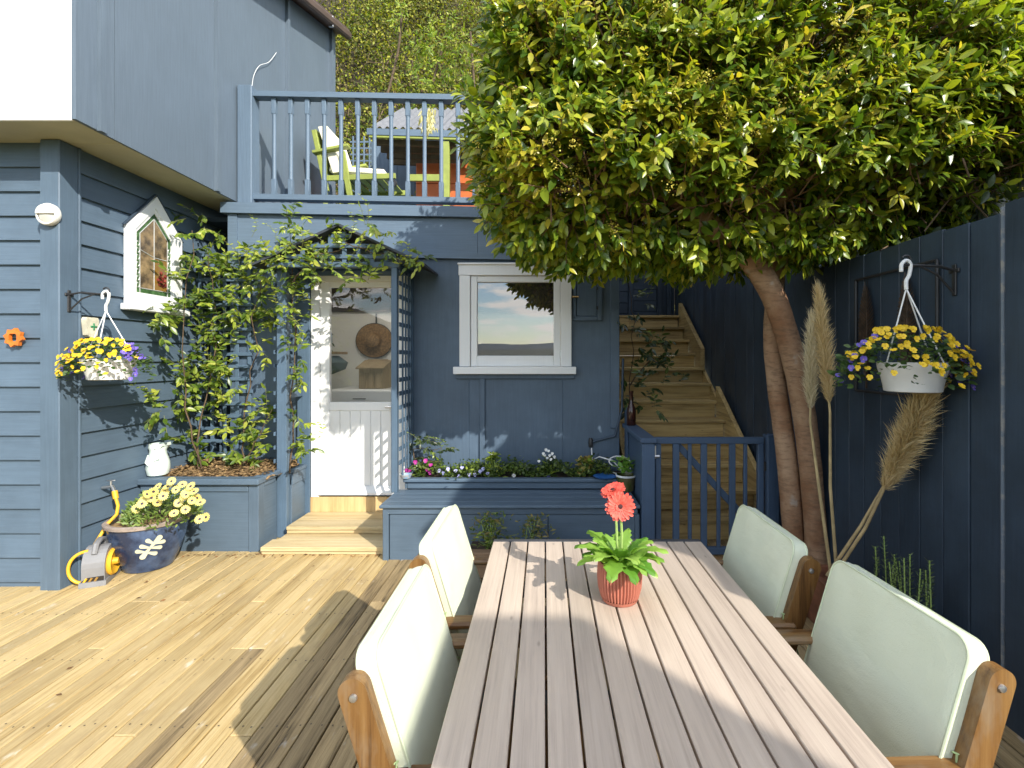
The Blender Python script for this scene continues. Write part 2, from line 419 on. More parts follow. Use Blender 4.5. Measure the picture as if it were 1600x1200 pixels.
bx('inner_stud', blue('Z'), house, (XS-.028, XS-.006+.012), (3.384, 3.402), (-.05, 3.015), .003)
bx('wall_core', dblue('Z'), house, (-5.2, XS-.035), (3.335, 6.7), (-.3, 3.02), .0)
soff = plain('cream_soffit_paint', (.42, .4, .29), .7, .06, 3)
bx('soffit', soff, house, (-5.2, -2.9), (2.995, 3.325), (3.018, 3.04), .002)
bx('soffit', soff, house, (XS-.03, -2.9), (3.327, 6.69), (3.018, 3.04), .002)
UW = plain('upper_white_cladding', (.86, .86, .84), .5, .015, 2)
bx('white_panel', UW, house, (-5.2, -2.902), (2.985, 3.0), (3.012, 7.0), .002)
# side cladding: mono-pitch top rising to the back
def ztop(y): return 5.68+.327*(y-5.61)
def sidepanel(y0, y1, x0, x1, name, m, zb=3.02):
    b = MB(); b.prism([(y0, zb), (y1, zb), (y1, ztop(y1)-.02), (y0, ztop(y0)-.02)], x0, x1, 'yz'); return b.build(name, m, house)
sidepanel(2.985, 3.128, -2.9, -2.873, 'corner_trim', GREYBLUE)
for y0, y1 in ((3.134, 3.262), (3.267, 4.27), (4.27, 5.44), (5.44, 6.64)): sidepanel(y0, y1, -2.9, -2.882, 'cladding_panel', GREYBLUE)
for y in (3.15, 4.27, 5.44, 6.56):
    b = MB(); b.prism([(y-.022, 3.015), (y+.022, 3.015), (y+.022, ztop(y)-.02), (y-.022, ztop(y)-.02)], -2.885, -2.848, 'yz'); b.build('batten', GREYBLUE, house)
sidepanel(6.6, 6.695, -3.4, -2.87, 'corner_trim', GREYBLUE)
b = MB(); b.prism([(2.99, 3.05), (6.6, 3.05), (6.6, ztop(6.6)-.03), (2.99, ztop(2.99)-.03)], -5.2, -2.905, 'yz'); b.build('upper_core', plain('shadow_core', (.1, .1, .1), .9), house)
brown = plain('brown_roof_iron', (.085, .055, .042), .45, .15, 5)
b = MB(); b.bar((-3.4, 2.8, ztop(2.8)+.03), (-3.4, 6.76, ztop(6.76)+.03), 1.4, .06, (0, 0, 1)); b.build('roof', brown, house)
b = MB(); b.bar((-2.72, 2.8, ztop(2.8)-.02), (-2.72, 6.78, ztop(6.78)-.02), .09, .1, (0, 0, 1), .02); b.build('gutter', brown, house)
bx('fascia_bracket', STEEL, house, (-2.75, -2.69), (6.2, 6.23), (ztop(6.2)-.09, ztop(6.2)+.05))
# gothic window in the side wall
gw = [(3.753, 1.975), (4.313, 1.975), (4.313, 2.585), (4.035, 2.89), (3.753, 2.585)]
gi = [(3.84, 2.075), (4.20, 2.075), (4.20, 2.55), (4.02, 2.75), (3.84, 2.55)]
def inset(pts, k, c=(4.02, 2.38)): return [(c[0]+(a-c[0])*k, c[1]+(b_-c[1])*k) for a, b_ in pts]
fr = MB(); n = 5
v = []
for pts, x in ((gw, -3.208), (inset(gi, 1.1), -3.208), (inset(gi, 1.1), -3.216), (gi, -3.216), (gi, -3.232), (gw, -3.243)):
    v += [(x, a, c) for a, c in pts]
f = []
for l in range(5):
    for i in range(n): f.append((l*n+i, l*n+(i+1) % n, (l+1)*n+(i+1) % n, (l+1)*n+i))
f += [(i, (i+1) % n, 5*n+(i+1) % n, 5*n+i) for i in range(n)]
fr.add(v, f); gwin = fr.build('gothic_window_frame', WHITE, house)
bx('window_sill', WHITE, house, (-3.24, -3.165), (3.715, 4.355), (1.925, 1.974), .006)
hd = MB(); hd.bar((-3.222, 3.725, 2.578), (-3.222, 4.035, 2.91), .022, .012, (0, -.7, .7)); hd.bar((-3.222, 4.035, 2.91), (-3.222, 4.338, 2.578), .022, .012, (0, .7, .7)); hd.build('window_hood', dblue('Y'), house)
XG = -3.224
def pane(name, poly, m, x=XG):
    b = MB(); b.prism(poly, x-.006, x, 'yz'); return b.build(name, m, gwin)
gg = plain('green_glass', (.05, .12, .04), .12, .4, 20, c2=(.1, .2, .08)); gb = plain('amber_glass', (.16, .12, .08), .1, .5, 9, c2=(.34, .24, .13)); gy = plain('gold_glass', (.5, .26, .05), .1, .5, 9, c2=(.22, .15, .08))
gr = plain('grape_glass', (.2, .02, .02), .12, .4, 30, c2=(.34, .08, .06)); lead = plain('lead_came', (.55, .55, .53), .4, metal=.3)
Y0, Y1, Z0, Zs, Za, Ym = 3.84, 4.20, 2.075, 2.55, 2.75, 4.02; e = .038
pane('border_pane', [(Y0, Z0), (Y0+e, Z0), (Y0+e, Zs), (Y0, Zs)], gg); pane('border_pane', [(Y1-e, Z0), (Y1, Z0), (Y1, Zs), (Y1-e, Zs)], gg)
pane('border_pane', [(Y0+e, Z0), (Y1-e, Z0), (Y1-e, Z0+e), (Y0+e, Z0+e)], gg)
pane('border_pane', [(Y0, Zs), (Y0+e, Zs), (Ym, Za-.05), (Ym, Za)], gg); pane('border_pane', [(Y1, Zs), (Ym, Za), (Ym, Za-.05), (Y1-e, Zs)], gg)
zc = 2.38
pane('amber_pane', [(Y0+e, Z0+e), (Ym, Z0+e), (Ym, zc), (Y0+e, zc+.04)], gb); pane('amber_pane', [(Y0+e, zc+.04), (Ym, zc), (Ym, Za-.05), (Y0+e, Zs)], gb)
pane('gold_pane', [(Ym, Z0+e), (Y1-e, Z0+e), (Y1-e, zc), (Ym, zc)], gy); pane('gold_pane', [(Ym, zc), (Y1-e, zc), (Y1-e, Zs), (Ym, Za-.05)], gb)
lc = MB()
for a, c in (((Ym, Z0+e), (Ym, Za-.05)), ((Y0+e, zc+.04), (Ym, zc)), ((Ym, zc), (Y1-e, zc)), ((Y0+e, Z0), (Y0+e, Zs)), ((Y1-e, Z0), (Y1-e, Zs)), ((Y0+e, Z0+e), (Y1-e, Z0+e)), ((Y0+e, Zs), (Ym, Za-.05)), ((Y1-e, Zs), (Ym, Za-.05))):
    lc.tube([(XG+.002, *a), (XG+.002, *c)], .0035, 5)
for i in range(7):
    for y in (Y0+e/2, Y1-e/2):
        lc.tube([(XG+.002, y+.014*math.cos(t), Z0+.06+.055*i+.02*math.sin(t)) for t in np.linspace(0, 6.28, 9)], .002, 4)
lc.build('lead_line', lead, gwin)
for gy_, gz in ((4.08, 2.27), (4.125, 2.25), (4.075, 2.235), (4.10, 2.225), (4.05, 2.21), (4.085, 2.195), (4.12, 2.21), (4.065, 2.175), (4.1, 2.165), (4.125, 2.175)):
    b = MB(); b.lathe([(.0155, 0), (.0145, .006), (.008, .009)], (XG+.001, gy_+.012, gz-.005), 10, axis=Matrix(((0, 0, 1), (0, 1, 0), (-1, 0, 0)))); b.build('grape_pane', gr, gwin)
# ------------------------------------------------------------------ annex with door and window
YW = 4.55; XA0, XA1 = -2.93, .706
annex = thing('annex', (-1.1, YW, 0), 'blue single storey annex below the balcony with white door and window', 'building')
def zt(x): return -.018*(x+2.93)                          # old timber, sagging to the right
DX0, DX1, DZ0, DZ1 = -2.165, -1.27, .262, 2.34
WX0, WX1, WZ0, WZ1 = -.70, .175, 1.45, 2.33
wm = paint('blue_wall_sheet', (.084, .125, .178), 'Z', var=.16, bump=.15, chips=.8, objvar=.03)
for xr, zr in (((XA0, -2.38), (-.1, 2.95)), ((-2.377, DX0), (-.1, 2.95)), ((DX0, DX1), (DZ1, 2.95)), ((DX0, DX1), (-.1, DZ0)), ((DX1, WX0), (-.1, 2.95)),
               ((WX0, WX1), (WZ1, 2.95)), ((WX0, WX1), (-.1, WZ0)), ((WX1, XA1), (-.1, 2.95))):
    bx('wall_sheet', wm, annex, xr, (YW, YW+.1), zr, .003)
for x, z0, z1, w in ((-.575, .55, 1.40, .05), (.66, .9, 2.55, .085), (-2.2, .15, 2.34, .06), (-2.895, .6, 2.55, .06)):
    bx('batten', wm, annex, (x-w/2, x+w/2), (YW-.022, YW), (z0, z1), .004)
def tilted(name, m, root, x0, x1, y0, y1, z0, z1, b=.004):
    s = MB(); s.prism([(x0, z0+zt(x0)), (x1, z0+zt(x1)), (x1, z1+zt(x1)), (x0, z1+zt(x0))], y0, y1, 'xz'); return s.build(name, m, root)
PB = paint('pale_beam_paint', (.13, .185, .25), 'X', var=.06, bump=.25, chips=.8)
tilted('fascia_sheet', PB, annex, XA0+.005, -.62, YW-.03, YW-.001, 2.555, 2.89); tilted('fascia_sheet', PB, annex, -.617, XA1, YW-.03, YW-.001, 2.555, 2.89)
tilted('fascia_trim', PB, annex, XA0+.09, XA1, YW-.042, YW-.031, 2.515, 2.565); tilted('fascia_trim', PB, annex, XA0, XA0+.085, YW-.044, YW-.031, 2.4, 2.89)
tilted('floor_beam', PB, annex, XA0-.05, XA1+.02, YW-.075, YW-.0, 2.893, 2.99)
tilted('floor_slab', PB, annex, XA0+.05, XA1, YW+.002, 8.2, 2.9, 2.955)
bx('side_wall', dblue('Y'), annex, (.672, XA1), (4.652, 6.5), (-.1, 2.9), .003)
# room behind
rm = plain('room_white', (.78, .77, .73), .8, .03, 2)
for xr, yr, zr in (((-2.9, .66), (6.3, 6.34), (.2, 2.6)), ((-2.92, -2.88), (4.66, 6.3), (.2, 2.6)), ((.62, .66), (4.66, 6.3), (.2, 2.6)), ((-2.9, .66), (4.66, 6.3), (2.56, 2.6))):
    bx('room_wall', rm, annex, xr, yr, zr, 0)
bx('reflection_panel', plain('dark_reflection', (.05, .035, .03), .7), annex, (-2.88, .6), (6.25, 6.29), (2.15, 2.555), 0)  # added dark panel for the dark reflection and dim interior behind the door glass
bx('room_floor', plain('room_floor_vinyl', (.3, .25, .2), .5), annex, (-2.9, .66), (4.66, 6.3), (.2, .26), 0)
# door
jam = MB()
for xr, zr in (((DX0, DX0+.075), (DZ0, DZ1)), ((DX1-.075, DX1), (DZ0, DZ1)), ((DX0+.075, DX1-.075), (DZ1-.07, DZ1))):
    jam.box(((xr[0]+xr[1])/2, YW+.02, (zr[0]+zr[1])/2), (xr[1]-xr[0], .11, zr[1]-zr[0]))
jam.build('door_frame', WHITE, annex)
door = bx('door', WHITE, annex, (-2.09+.09, -1.345-.09), (YW+.01, YW+.035), (.30, 1.12), .003)
for xr, zr in (((-2.09, -2.005), (.275, 2.27)), ((-1.43, -1.345), (.275, 2.27)), ((-2.005, -1.43), (2.215, 2.27)), ((-2.005, -1.43), (1.06, 1.14)), ((-2.005, -1.43), (.275, .36))):
    bx('door_rail', WHITE, door, xr, (YW-.005, YW+.045), zr, .005)
for i in range(6): bx('tongue_board', WHITE, door, (-2.005+.0958*i, -2.005+.0958*(i+1)-.002), (YW+.002, YW+.009), (.36, 1.06), .004)
b = MB(); b.prism([(YW-.005, .36), (YW-.05, .305), (YW-.05, .285), (YW-.005, .285)], -2.09, -1.345, 'yz'); b.build('weather_bar', WHITE, door)
bx('door_glass', glassmat('door_glass', .055), door, (-2.005, -1.43), (YW+.018, YW+.022), (1.14, 2.215), 0)
bx('threshold_ply', wood('raw_plywood', [(.3, (.3, .17, .06)), (.5, (.6, .42, .2)), (.7, (.7, .52, .27))], 'Z', .1, .7, .3, fine=12), annex, (-2.2, -1.25), (YW-.03, YW-.002), (.12, .262))
b = MB(); b.tube([(-1.39, YW-.005, 1.1), (-1.39, YW-.05, 1.1), (-1.47, YW-.05, 1.1)], .009, 8); b.build('door_handle', STEEL, door, True)
# window
wf = MB(); y0, y1 = YW-.05, YW
def pieces(mb, rects, y0, y1, b=.004):
    for x0, x1, z0, z1 in rects: mb.box(((x0+x1)/2, (y0+y1)/2, (z0+z1)/2), (x1-x0, y1-y0, z1-z0), b=b)
pieces(wf, [(-.785, -.685, 1.475, 2.318), (.155, .255, 1.475, 2.318), (-.793, .266, 2.32, 2.426)], YW-.045, YW+.03); pieces(wf, [(-.80, .272, 2.418, 2.435)], YW-.06, YW+.02)
win = wf.build('window_frame', WHITE, annex)
bx('window_sill', WHITE, win, (-.835, .296), (YW-.09, YW+.03), (1.405, 1.472), .005)
bx('sill_apron', wm, annex, (-.82, .285), (YW-.03, YW-.0), (1.36, 1.404), .004)
sm = MB(); pieces(sm, [(-.682, -.62, 1.475, 2.316), (.09, .152, 1.475, 2.316), (-.62, .09, 2.258, 2.316), (-.62, .09, 1.475, 1.575)], YW-.028, YW+.02, .006)
sash = sm.build('window_sash', WHITE, win)
bx('window_pane', glassmat('window_glass', .19, (.5, .5, .5)), sash, (-.62, .09), (YW-.004, YW), (1.575, 2.258), 0)
bx('hinge', STEEL, sash, (.147, .157), (YW-.034, YW-.027), (1.56, 1.62), .001)
# meter cupboard
mcup = thing('meter_cupboard', (.41, YW, 1.92), 'small blue meter cupboard on the wall right of the white window', 'cupboard')
mf = MB(); pieces(mf, [(.275, .30, 1.92-.0, 2.30), (.497, .54, 1.90, 2.34), (.30, .497, 2.29, 2.34), (.275, .497, 1.90, 1.94)], YW-.03, YW); mf.build('cupboard_frame', wm, mcup)
bx('cupboard_door', wm, mcup, (.303, .494), (YW-.022, YW-.002), (1.943, 2.287), .004)
for z in (2.02, 2.2): bx('hinge', IRON, mcup, (.486, .5), (YW-.04, YW-.031), (z-.015, z+.015), .001)
b = MB(); b.tube([(.262, YW-.05, 2.12), (.32, YW-.05, 2.12)], .008, 6); b.tube([(.3, YW-.02, 2.12), (.3, YW-.055, 2.12)], .01, 6); b.build('latch', plain('brass', (.4, .27, .1), .35, metal=.8), mcup)

# ------------------------------------------------------------------ balcony railing
bal = thing('balcony_railing', (-1.1, 4.6, 2.99), 'blue balustrade with turned balusters along the balcony above the annex', 'railing')
PBZ = paint('pale_beam_paint', (.13, .185, .25), 'Z', var=.06, bump=.25, chips=.8)
bx('corner_post', PBZ, bal, (-2.87, -2.735), (4.545, 4.68), (2.985, 4.11), .006)
tilted('top_rail', PB, bal, -2.735, .72, 4.57, 4.665, 4.022, 4.072)
tilted('bottom_rail', PB, bal, -2.735, .72, 4.575, 4.66, 3.055, 3.105)
SP = .1585
for i in range(21):
    x = -2.56+SP*i; z0, z1 = 3.105+zt(x), 4.022+zt(x); y = 4.6175; h = z1-z0
    b = MB(); b.box((x, y, z0+.075), (.042, .042, .15), b=.004); b.box((x, y, z1-.075), (.042, .042, .15), b=.004)
    b.lathe([(.021, z0+.15), (.0185, z0+.17), (.0185, z1-.17), (.021, z1-.15)], (x, y, 0), 12); b.build('baluster', PBZ, bal, True)
for x in (.70,): bx('railing_post', PBZ, bal, (x-.045, x+.045), (4.665, 4.755), (2.96, 4.02))

# ------------------------------------------------------------------ fences on the right
XF = 1.97
fence = thing('paling_fence', (XF, 2.9, 0), 'dark blue paling fence along the right side behind the hanging basket', 'fence')
y = 3.735; k = 0
while y > 2.12:
    w = .148; t = R.uniform(0, .006)
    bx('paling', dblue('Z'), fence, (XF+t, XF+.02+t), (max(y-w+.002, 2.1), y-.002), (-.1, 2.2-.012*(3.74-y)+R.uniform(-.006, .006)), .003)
    y -= w; k += 1
for z in (.4, 1.2, 1.95): bx('rail', dblue('Y'), fence, (XF+.03, XF+.08), (2.1, 3.74), (z-.04, z+.04))
bx('end_strip', plain('weathered_grey_timber', (.42, .42, .41), .8, .3, 20, c2=(.16, .2, .25), thr=(.35, .5), bump=.4), fence, (XF-.004, XF+.035), (2.082, 2.097), (-.1, 2.2), .003)
fence2 = thing('paling_fence', (1.95, .5, 0), 'nearer dark blue fence panel at the right edge of the deck', 'fence')
y = 2.062
while y > .35:
    w = .19
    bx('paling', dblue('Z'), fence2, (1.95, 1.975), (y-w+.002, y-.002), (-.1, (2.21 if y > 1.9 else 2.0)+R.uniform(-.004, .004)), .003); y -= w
for z in (.4, 1.2, 1.85): bx('rail', dblue('Y'), fence2, (1.985, 2.03), (.37, 2.05), (z-.04, z+.04))
fence3 = thing('paling_fence', (2.03, 5.5, 0), 'taller dark blue board fence beside the timber stairs', 'fence')
y = 3.76
while y < 7.4:
    w = .148; t = R.uniform(0, .006)
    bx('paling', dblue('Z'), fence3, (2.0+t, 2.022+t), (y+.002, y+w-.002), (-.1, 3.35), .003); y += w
bx('end_post', dblue('Z'), fence3, (1.985, 2.08), (3.745, 3.759), (-.1, 3.35), .003)
for z in (.5, 1.8, 3.1): bx('rail', dblue('Y'), fence3, (2.035, 2.08), (3.78, 7.4), (z-.04, z+.04))
# back wall at the top of the stairs
bw = thing('shed_wall', (1.4, 7.4, 0), 'dark blue weatherboard wall with a board door at the top of the stairs', 'wall')
z = 1.9
while z < 3.6:
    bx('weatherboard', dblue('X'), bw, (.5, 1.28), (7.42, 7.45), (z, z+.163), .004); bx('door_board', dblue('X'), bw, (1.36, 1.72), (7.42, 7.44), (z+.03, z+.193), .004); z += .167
for x in (1.32, 1.76, 1.9): bx('wall_stile', dblue('Z'), bw, (x-.035, x+.035), (7.39, 7.45), (1.9, 3.6))
bx('shade_board', dblue('X'), bw, (.45, 3.4), (5.9, 7.5), (3.655, 3.7))  # unseen overhang added to keep the sun off the wall below
bx('wall_backing', dblue('Z'), bw, (.5, 2.0), (7.455, 7.5), (1.8, 3.65), 0)
b = MB(); b.tube([(1.70, 7.40, 2.95), (1.70, 7.40, 2.87)], .012, 6); b.build('door_latch', IRON, bw)

# ------------------------------------------------------------------ stairs
stairs = thing('timber_stairs', (1.35, 4, 0), 'pine timber stairs climbing behind the blue gate', 'stairs')
NS = 12
for k in range(1, NS+1):
    z = .18*k; y = 3.9+.25*k; x0, x1 = .80, 1.90 if k not in (7, 8) else 1.93
    j = .002*(k % 2)
    bx('riser', STAIRPINE('X'), stairs, (x0, x1+j), (y+.008, y+.034), (z-.18, z-.036))
    if k == NS: bx('riser', STAIRPINE('X'), stairs, (x0, 1.2), (y-.016, y+.006), (z-.175, z-.04))
    bx('tread', STAIRPINE('X'), stairs, (x0, x1+j+.01), (y-.03, y+.115), (z-.034, z)); bx('tread', STAIRPINE('X'), stairs, (x0, x1+j+.012), (y+.119, y+.27), (z-.034, z-.001))
def stringer(k0, k1, x0, x1, up):
    b = MB(); ya, yb = 3.9+.25*k0, 3.9+.25*k1; za, zb = .18*k0, .18*k1
    b.prism([(ya-.05, za-.25), (ya-.05, za+up), (yb, zb+up), (yb, zb-.25)], x0, x1, 'yz'); b.build('stringer', STAIRPINE('Y'), stairs)
stringer(.3, 6.1, 1.915, 1.96, .14); stringer(8.4, 12.1, 1.915, 1.965, .16); stringer(6.1, 8.4, 1.93, 1.962, -.05); stringer(.3, 12, .75, .79, .05)
bx('landing', STAIRPINE('X'), stairs, (.75, 1.97), (7.17, 7.42), (2.05, 2.155))
# gate
gate = thing('gate', (1.28, 3.76, 0), 'blue slatted gate with diagonal brace at the foot of the stairs', 'gate')
GB = lambda a: paint('gate_paint', (.06, .1, .17), a, chips=.8)
gx0, gx1, gy = .86, 1.70, 3.75
bx('gate_rail', GB('X'), gate, (gx0, gx1), (gy, gy+.04), (.89, .94)); bx('gate_rail', GB('X'), gate, (gx0, gx1), (gy, gy+.04), (.035, .09))
for x in (gx0+.022, gx1-.025): bx('gate_stile', GB('Z'), gate, (x-.022, x+.022), (gy+.001, gy+.041), (.09, .89))
for px0, px1 in ((1052, 1062), (1076, 1081.5), (1096, 1105.5), (1121, 1126.5), (1140.5, 1150), (1163, 1168.5)):
    a, c = (px0-VX)*gy/F, (px1-VX)*gy/F
    bx('gate_slat', GB('Z'), gate, (a, c), (gy+.004, gy+.03), (.09, .89))
bar('gate_brace', GB('X'), gate, (1.03, gy+.05, .89), (1.62, gy+.05, .25), .018, .05, (0, 0, 1))
b = MB(); b.box((.853, gy-.006, .83), (.018, .02, .1)); b.tube([(.84, gy-.02, .8), (.885, gy-.02, .8)], .011, 8); b.build('gate_latch', STEEL, gate)
for z in (.25, .72): bx('hinge', IRON, gate, (1.695, 1.715), (gy-.006, gy+.0), (z-.035, z+.035), .001)
gp = thing('gate_post', (1.78, 3.75, 0), 'dark blue hinge post right of the gate beside the tree trunk', 'post')
bx('post', GB('Z'), gp, (1.712, 1.80), (3.72, 3.81), (-.05, .96)); bx('side_board', GB('Z'), gp, (1.80, 1.97), (3.76, 3.78), (-.05, .95))
lw = thing('stair_side_wall', (.79, 4.1, 0), 'low blue capped side wall between bench and gate', 'wall')
bx('newel_post', GB('Z'), lw, (.745, .845), (3.70, 3.78), (-.02, .905)); bx('wall_panel', GB('Y'), lw, (.77, .80), (3.782, 4.54), (-.02, .875)); bx('wall_cap', GB('Y'), lw, (.73, .855), (3.68, 4.545), (.906, .945), .006)
bx('wall_stud', GB('Z'), lw, (.75, .769), (4.42, 4.535), (.5, 1.1)); 

# ------------------------------------------------------------------ steps, planter, bench
steps = thing('timber_steps', (-1.75, 4.15, 0), 'two low pine steps below the white door', 'steps')
bx('tread', PINE('X'), steps, (-2.235, -1.262), (3.83, 4.005), (.028, .062)); bx('tread', PINE('X'), steps, (-2.19, -1.262), (4.008, 4.2), (.028, .061)); bx('riser', PINE('X'), steps, (-2.235, -1.262), (3.842, 3.865), (0, .027))
bx('tread', PINE('X'), steps, (-2.185, -1.262), (4.12, 4.31), (.094, .124)); bx('tread', PINE('X'), steps, (-2.185, -1.262), (4.313, 4.52), (.094, .123)); bx('riser', PINE('X'), steps, (-2.185, -1.262), (4.13, 4.155), (.0625, .0935))
pl = thing('raised_planter', (-2.75, 4.2, 0), 'blue panelled raised garden planter in the corner under the vine', 'planter')
bx('front_panel', blue('X'), pl, (-3.235, -2.37), (3.91, 3.935), (-.02, .515)); bx('panel_trim', blue('X'), pl, (-3.237, -2.372), (3.898, 3.909), (.48, .54)); bx('corner_stile', blue('Z'), pl, (-2.37, -2.29), (3.9, 3.98), (-.02, .54))
bx('side_panel', blue('Y'), pl, (-2.325, -2.30), (3.982, 4.19), (-.02, .5)); bx('side_panel', blue('Y'), pl, (-2.235, -2.21), (4.26, 4.545), (-.02, .5)); bx('panel_trim', blue('Y'), pl, (-2.318, -2.292), (3.982, 4.16), (.5, .54))
bx('panel_trim', blue('Y'), pl, (-2.228, -2.2), (4.26, 4.545), (.44, .54))
bx('cap_board', blue('X'), pl, (-3.237, -2.272), (3.865, 3.97), (.541, .588), .006); bx('cap_board', blue('Y'), pl, (-2.37, -2.274), (3.972, 4.2), (.542, .589), .006)
bx('cap_board', blue('Y'), pl, (-2.24, -2.19), (4.26, 4.545), (.541, .575), .006)
mb = MB(); n = 24
vv = [(-3.235+.98*i/n, 3.965+.72*j/n, .555+.03*math.sin(i*.9)*math.sin(j*.7)+.03*j/n+R.uniform(0, .012)) for j in range(n+1) for i in range(n+1)]
mb.add(vv, [(j*(n+1)+i, j*(n+1)+i+1, (j+1)*(n+1)+i+1, (j+1)*(n+1)+i) for j in range(n) for i in range(n)])
ms = mb.build('soil', MULCH, pl); ms['kind'] = 'stuff'
k = 1500; P = np.c_[NR.uniform(-3.2, -2.3, k), NR.uniform(3.98, 4.6, k), NR.uniform(.575, .605, k)]
P[:, 2] += (P[:, 1]-3.97)*.035
D, Y, Z = basis(np.c_[NR.randn(k, 2), NR.randn(k)*.25], np.c_[NR.randn(k, 2)*.3, np.ones(k)])
o = scatter_mesh('bark_chips', [MULCH], P, D, Y, Z, NR.uniform(.02, .045, k), np.zeros(k, int), QUADL, pl); o['kind'] = 'stuff'
bench = thing('storage_bench', (-.25, 3.95, 0), 'long blue storage bench against the wall beside the steps', 'bench')
bx('front_panel', blue('X'), bench, (-1.19, .03), (3.745, 3.765), (-.02, .35)); bx('front_panel', blue('X'), bench, (.034, .70), (3.745, 3.765), (-.02, .35)); bx('front_rail', blue('X'), bench, (-1.2, .72), (3.735, 3.76), (.352, .398))
bx('leg', blue('Z'), bench, (-1.24, -1.195), (3.735, 3.79), (-.02, .398)); bx('leg', blue('Z'), bench, (.70, .735), (3.735, 3.79), (-.02, .35)); bx('end_panel', blue('Y'), bench, (-1.235, -1.21), (3.792, 4.18), (-.02, .398))
for i, (a, c) in enumerate(((3.715, 3.83), (3.834, 3.95), (3.954, 4.07), (4.074, 4.186))): bx('seat_board', blue('X'), bench, (-1.262, .738), (a, c), (.40, .425-.0008*i), .006)
fb = thing('flower_box', (-.25, 4.35, .42), 'long blue flower box behind the bench seat full of pansies', 'planter')
bx('front_board', blue('X'), fb, (-1.18, .72), (4.19, 4.21), (.427, .485)); bx('cap_board', blue('X'), fb, (-1.21, .735), (4.165, 4.23), (.487, .517), .006); bx('end_block', blue('Z'), fb, (-1.2, -1.182), (4.19, 4.5), (.427, .486))
bx('soil', SOIL, fb, (-1.18, .72), (4.232, 4.54), (.43, .5), .004)['kind'] = 'stuff'
sb = thing('sleeper_planter', (-.36, 3.55, 0), 'low brown timber sleeper planter in front of the bench by the table', 'planter')
bx('sleeper', wood('old_sleeper', [(.3, (.1, .06, .03)), (.6, (.25, .16, .09))], 'X', .1, .8, .6), sb, (-.55, .55), (3.42, 3.5), (0, .18), .008); bx('soil', SOIL, sb, (-.55, .55), (3.502, 3.73), (0, .15))['kind'] = 'stuff'

# ------------------------------------------------------------------ neighbouring house beyond the fence and an added sun blocker
nb = thing('neighbour_house', (4.6, 2.4, 0), 'grey stucco neighbouring house with white window behind the fence', 'house')
stucco = plain('grey_stucco', (.34, .34, .335), .95, .12, 6, bump=1.0)
bx('wall', stucco, nb, (3.0, 6.5), (-.8, .7), (-.3, 3.9), 0); bx('parapet_cap', WHITE, nb, (2.96, 6.5), (-.8, .74), (3.901, 3.95), 0)
bx('wall', stucco, nb, (3.0, 6.5), (.702, 7.0), (-.3, 3.0), 0); bx('parapet_cap', WHITE, nb, (2.96, 6.5), (.742, 7.04), (3.001, 3.04), 0)
for ya, yb, z0, z1 in ((3.25, 3.95, 1.9, 2.85), (4.9, 5.7, 1.9, 2.85)):
    w_ = MB(); 
    for a, c, e_, f_ in ((ya, ya+.07, z0, z1), (yb-.07, yb, z0, z1), (ya+.07, yb-.07, z1-.07, z1), (ya+.07, yb-.07, z0, z0+.07), ((ya+yb)/2-.02, (ya+yb)/2+.02, z0+.07, z1-.07)): w_.box((2.985, (a+c)/2, (e_+f_)/2), (.05, c-a, f_-e_))
    w1 = w_.build('window_frame', WHITE, nb); bx('window_pane', plain('dark_pane', (.2, .24, .28), .05, .05), w1, (2.98, 2.995), (ya+.07, yb-.07), (z0+.07, z1-.07), 0)
b = MB(); b.tube([(2.95, 3.14, -.2), (2.95, 3.14, 2.98)], .04, 10); b.build('downpipe', WHITE, nb, True)
ch = thing('sun_blocker', (3.17, -2.5, 0), 'grey stucco chimney added unseen to shade the table', 'chimney')  # unseen block added to cast the shadow edge across the table
bx('blocker_body', stucco, ch, (3.0, 3.35), (-2.75, -2.26), (-.3, 3.78), 0); bx('chimney_cap', stucco, ch, (2.98, 3.37), (-2.77, -2.25), (3.782, 3.84), 0)
# ------------------------------------------------------------------ dining table
TX0, TX1, TY0, TY1, TZ = -.2245, .695, .28, 2.155, .74
table = thing('dining_table', (.235, 1.2, 0), 'long outdoor dining table with pinkish-grey plank top', 'table')
n = 12; w = (TX1-TX0)/n
for i in range(n):
    bx('plank', PLANK(), table, (TX0+w*i+(.0032 if i else 0), TX0+w*(i+1)-(.0032 if i < n-1 else 0)), (TY0, TY1-.004), (TZ-.022, TZ), .002)
char = plain('charcoal_metal', (.05, .052, .058), .45)
bx('end_rail', char, table, (TX0, TX1), (TY1-.002, TY1+.025), (TZ-.05, TZ+.001), .002); bx('end_rail', char, table, (TX0, TX1), (TY0-.03, TY0-.003), (TZ-.05, TZ), .002)
for x0, x1 in ((TX0+.002, TX0+.03), (TX1-.03, TX1-.002)): bx('side_rail', char, table, (x0, x1), (TY0, TY1-.004), (TZ-.075, TZ-.024), .002)
for y in (.6, 1.2, 1.8): bx('cross_rail', char, table, (TX0+.03, TX1-.03), (y-.025, y+.025), (TZ-.065, TZ-.024), .002)
for x in (TX0+.04, TX1-.04):
    for y in (TY0+.05, TY1-.05): bx('leg', char, table, (x-.03, x+.03), (y-.03, y+.03), (0, TZ-.076), .004)

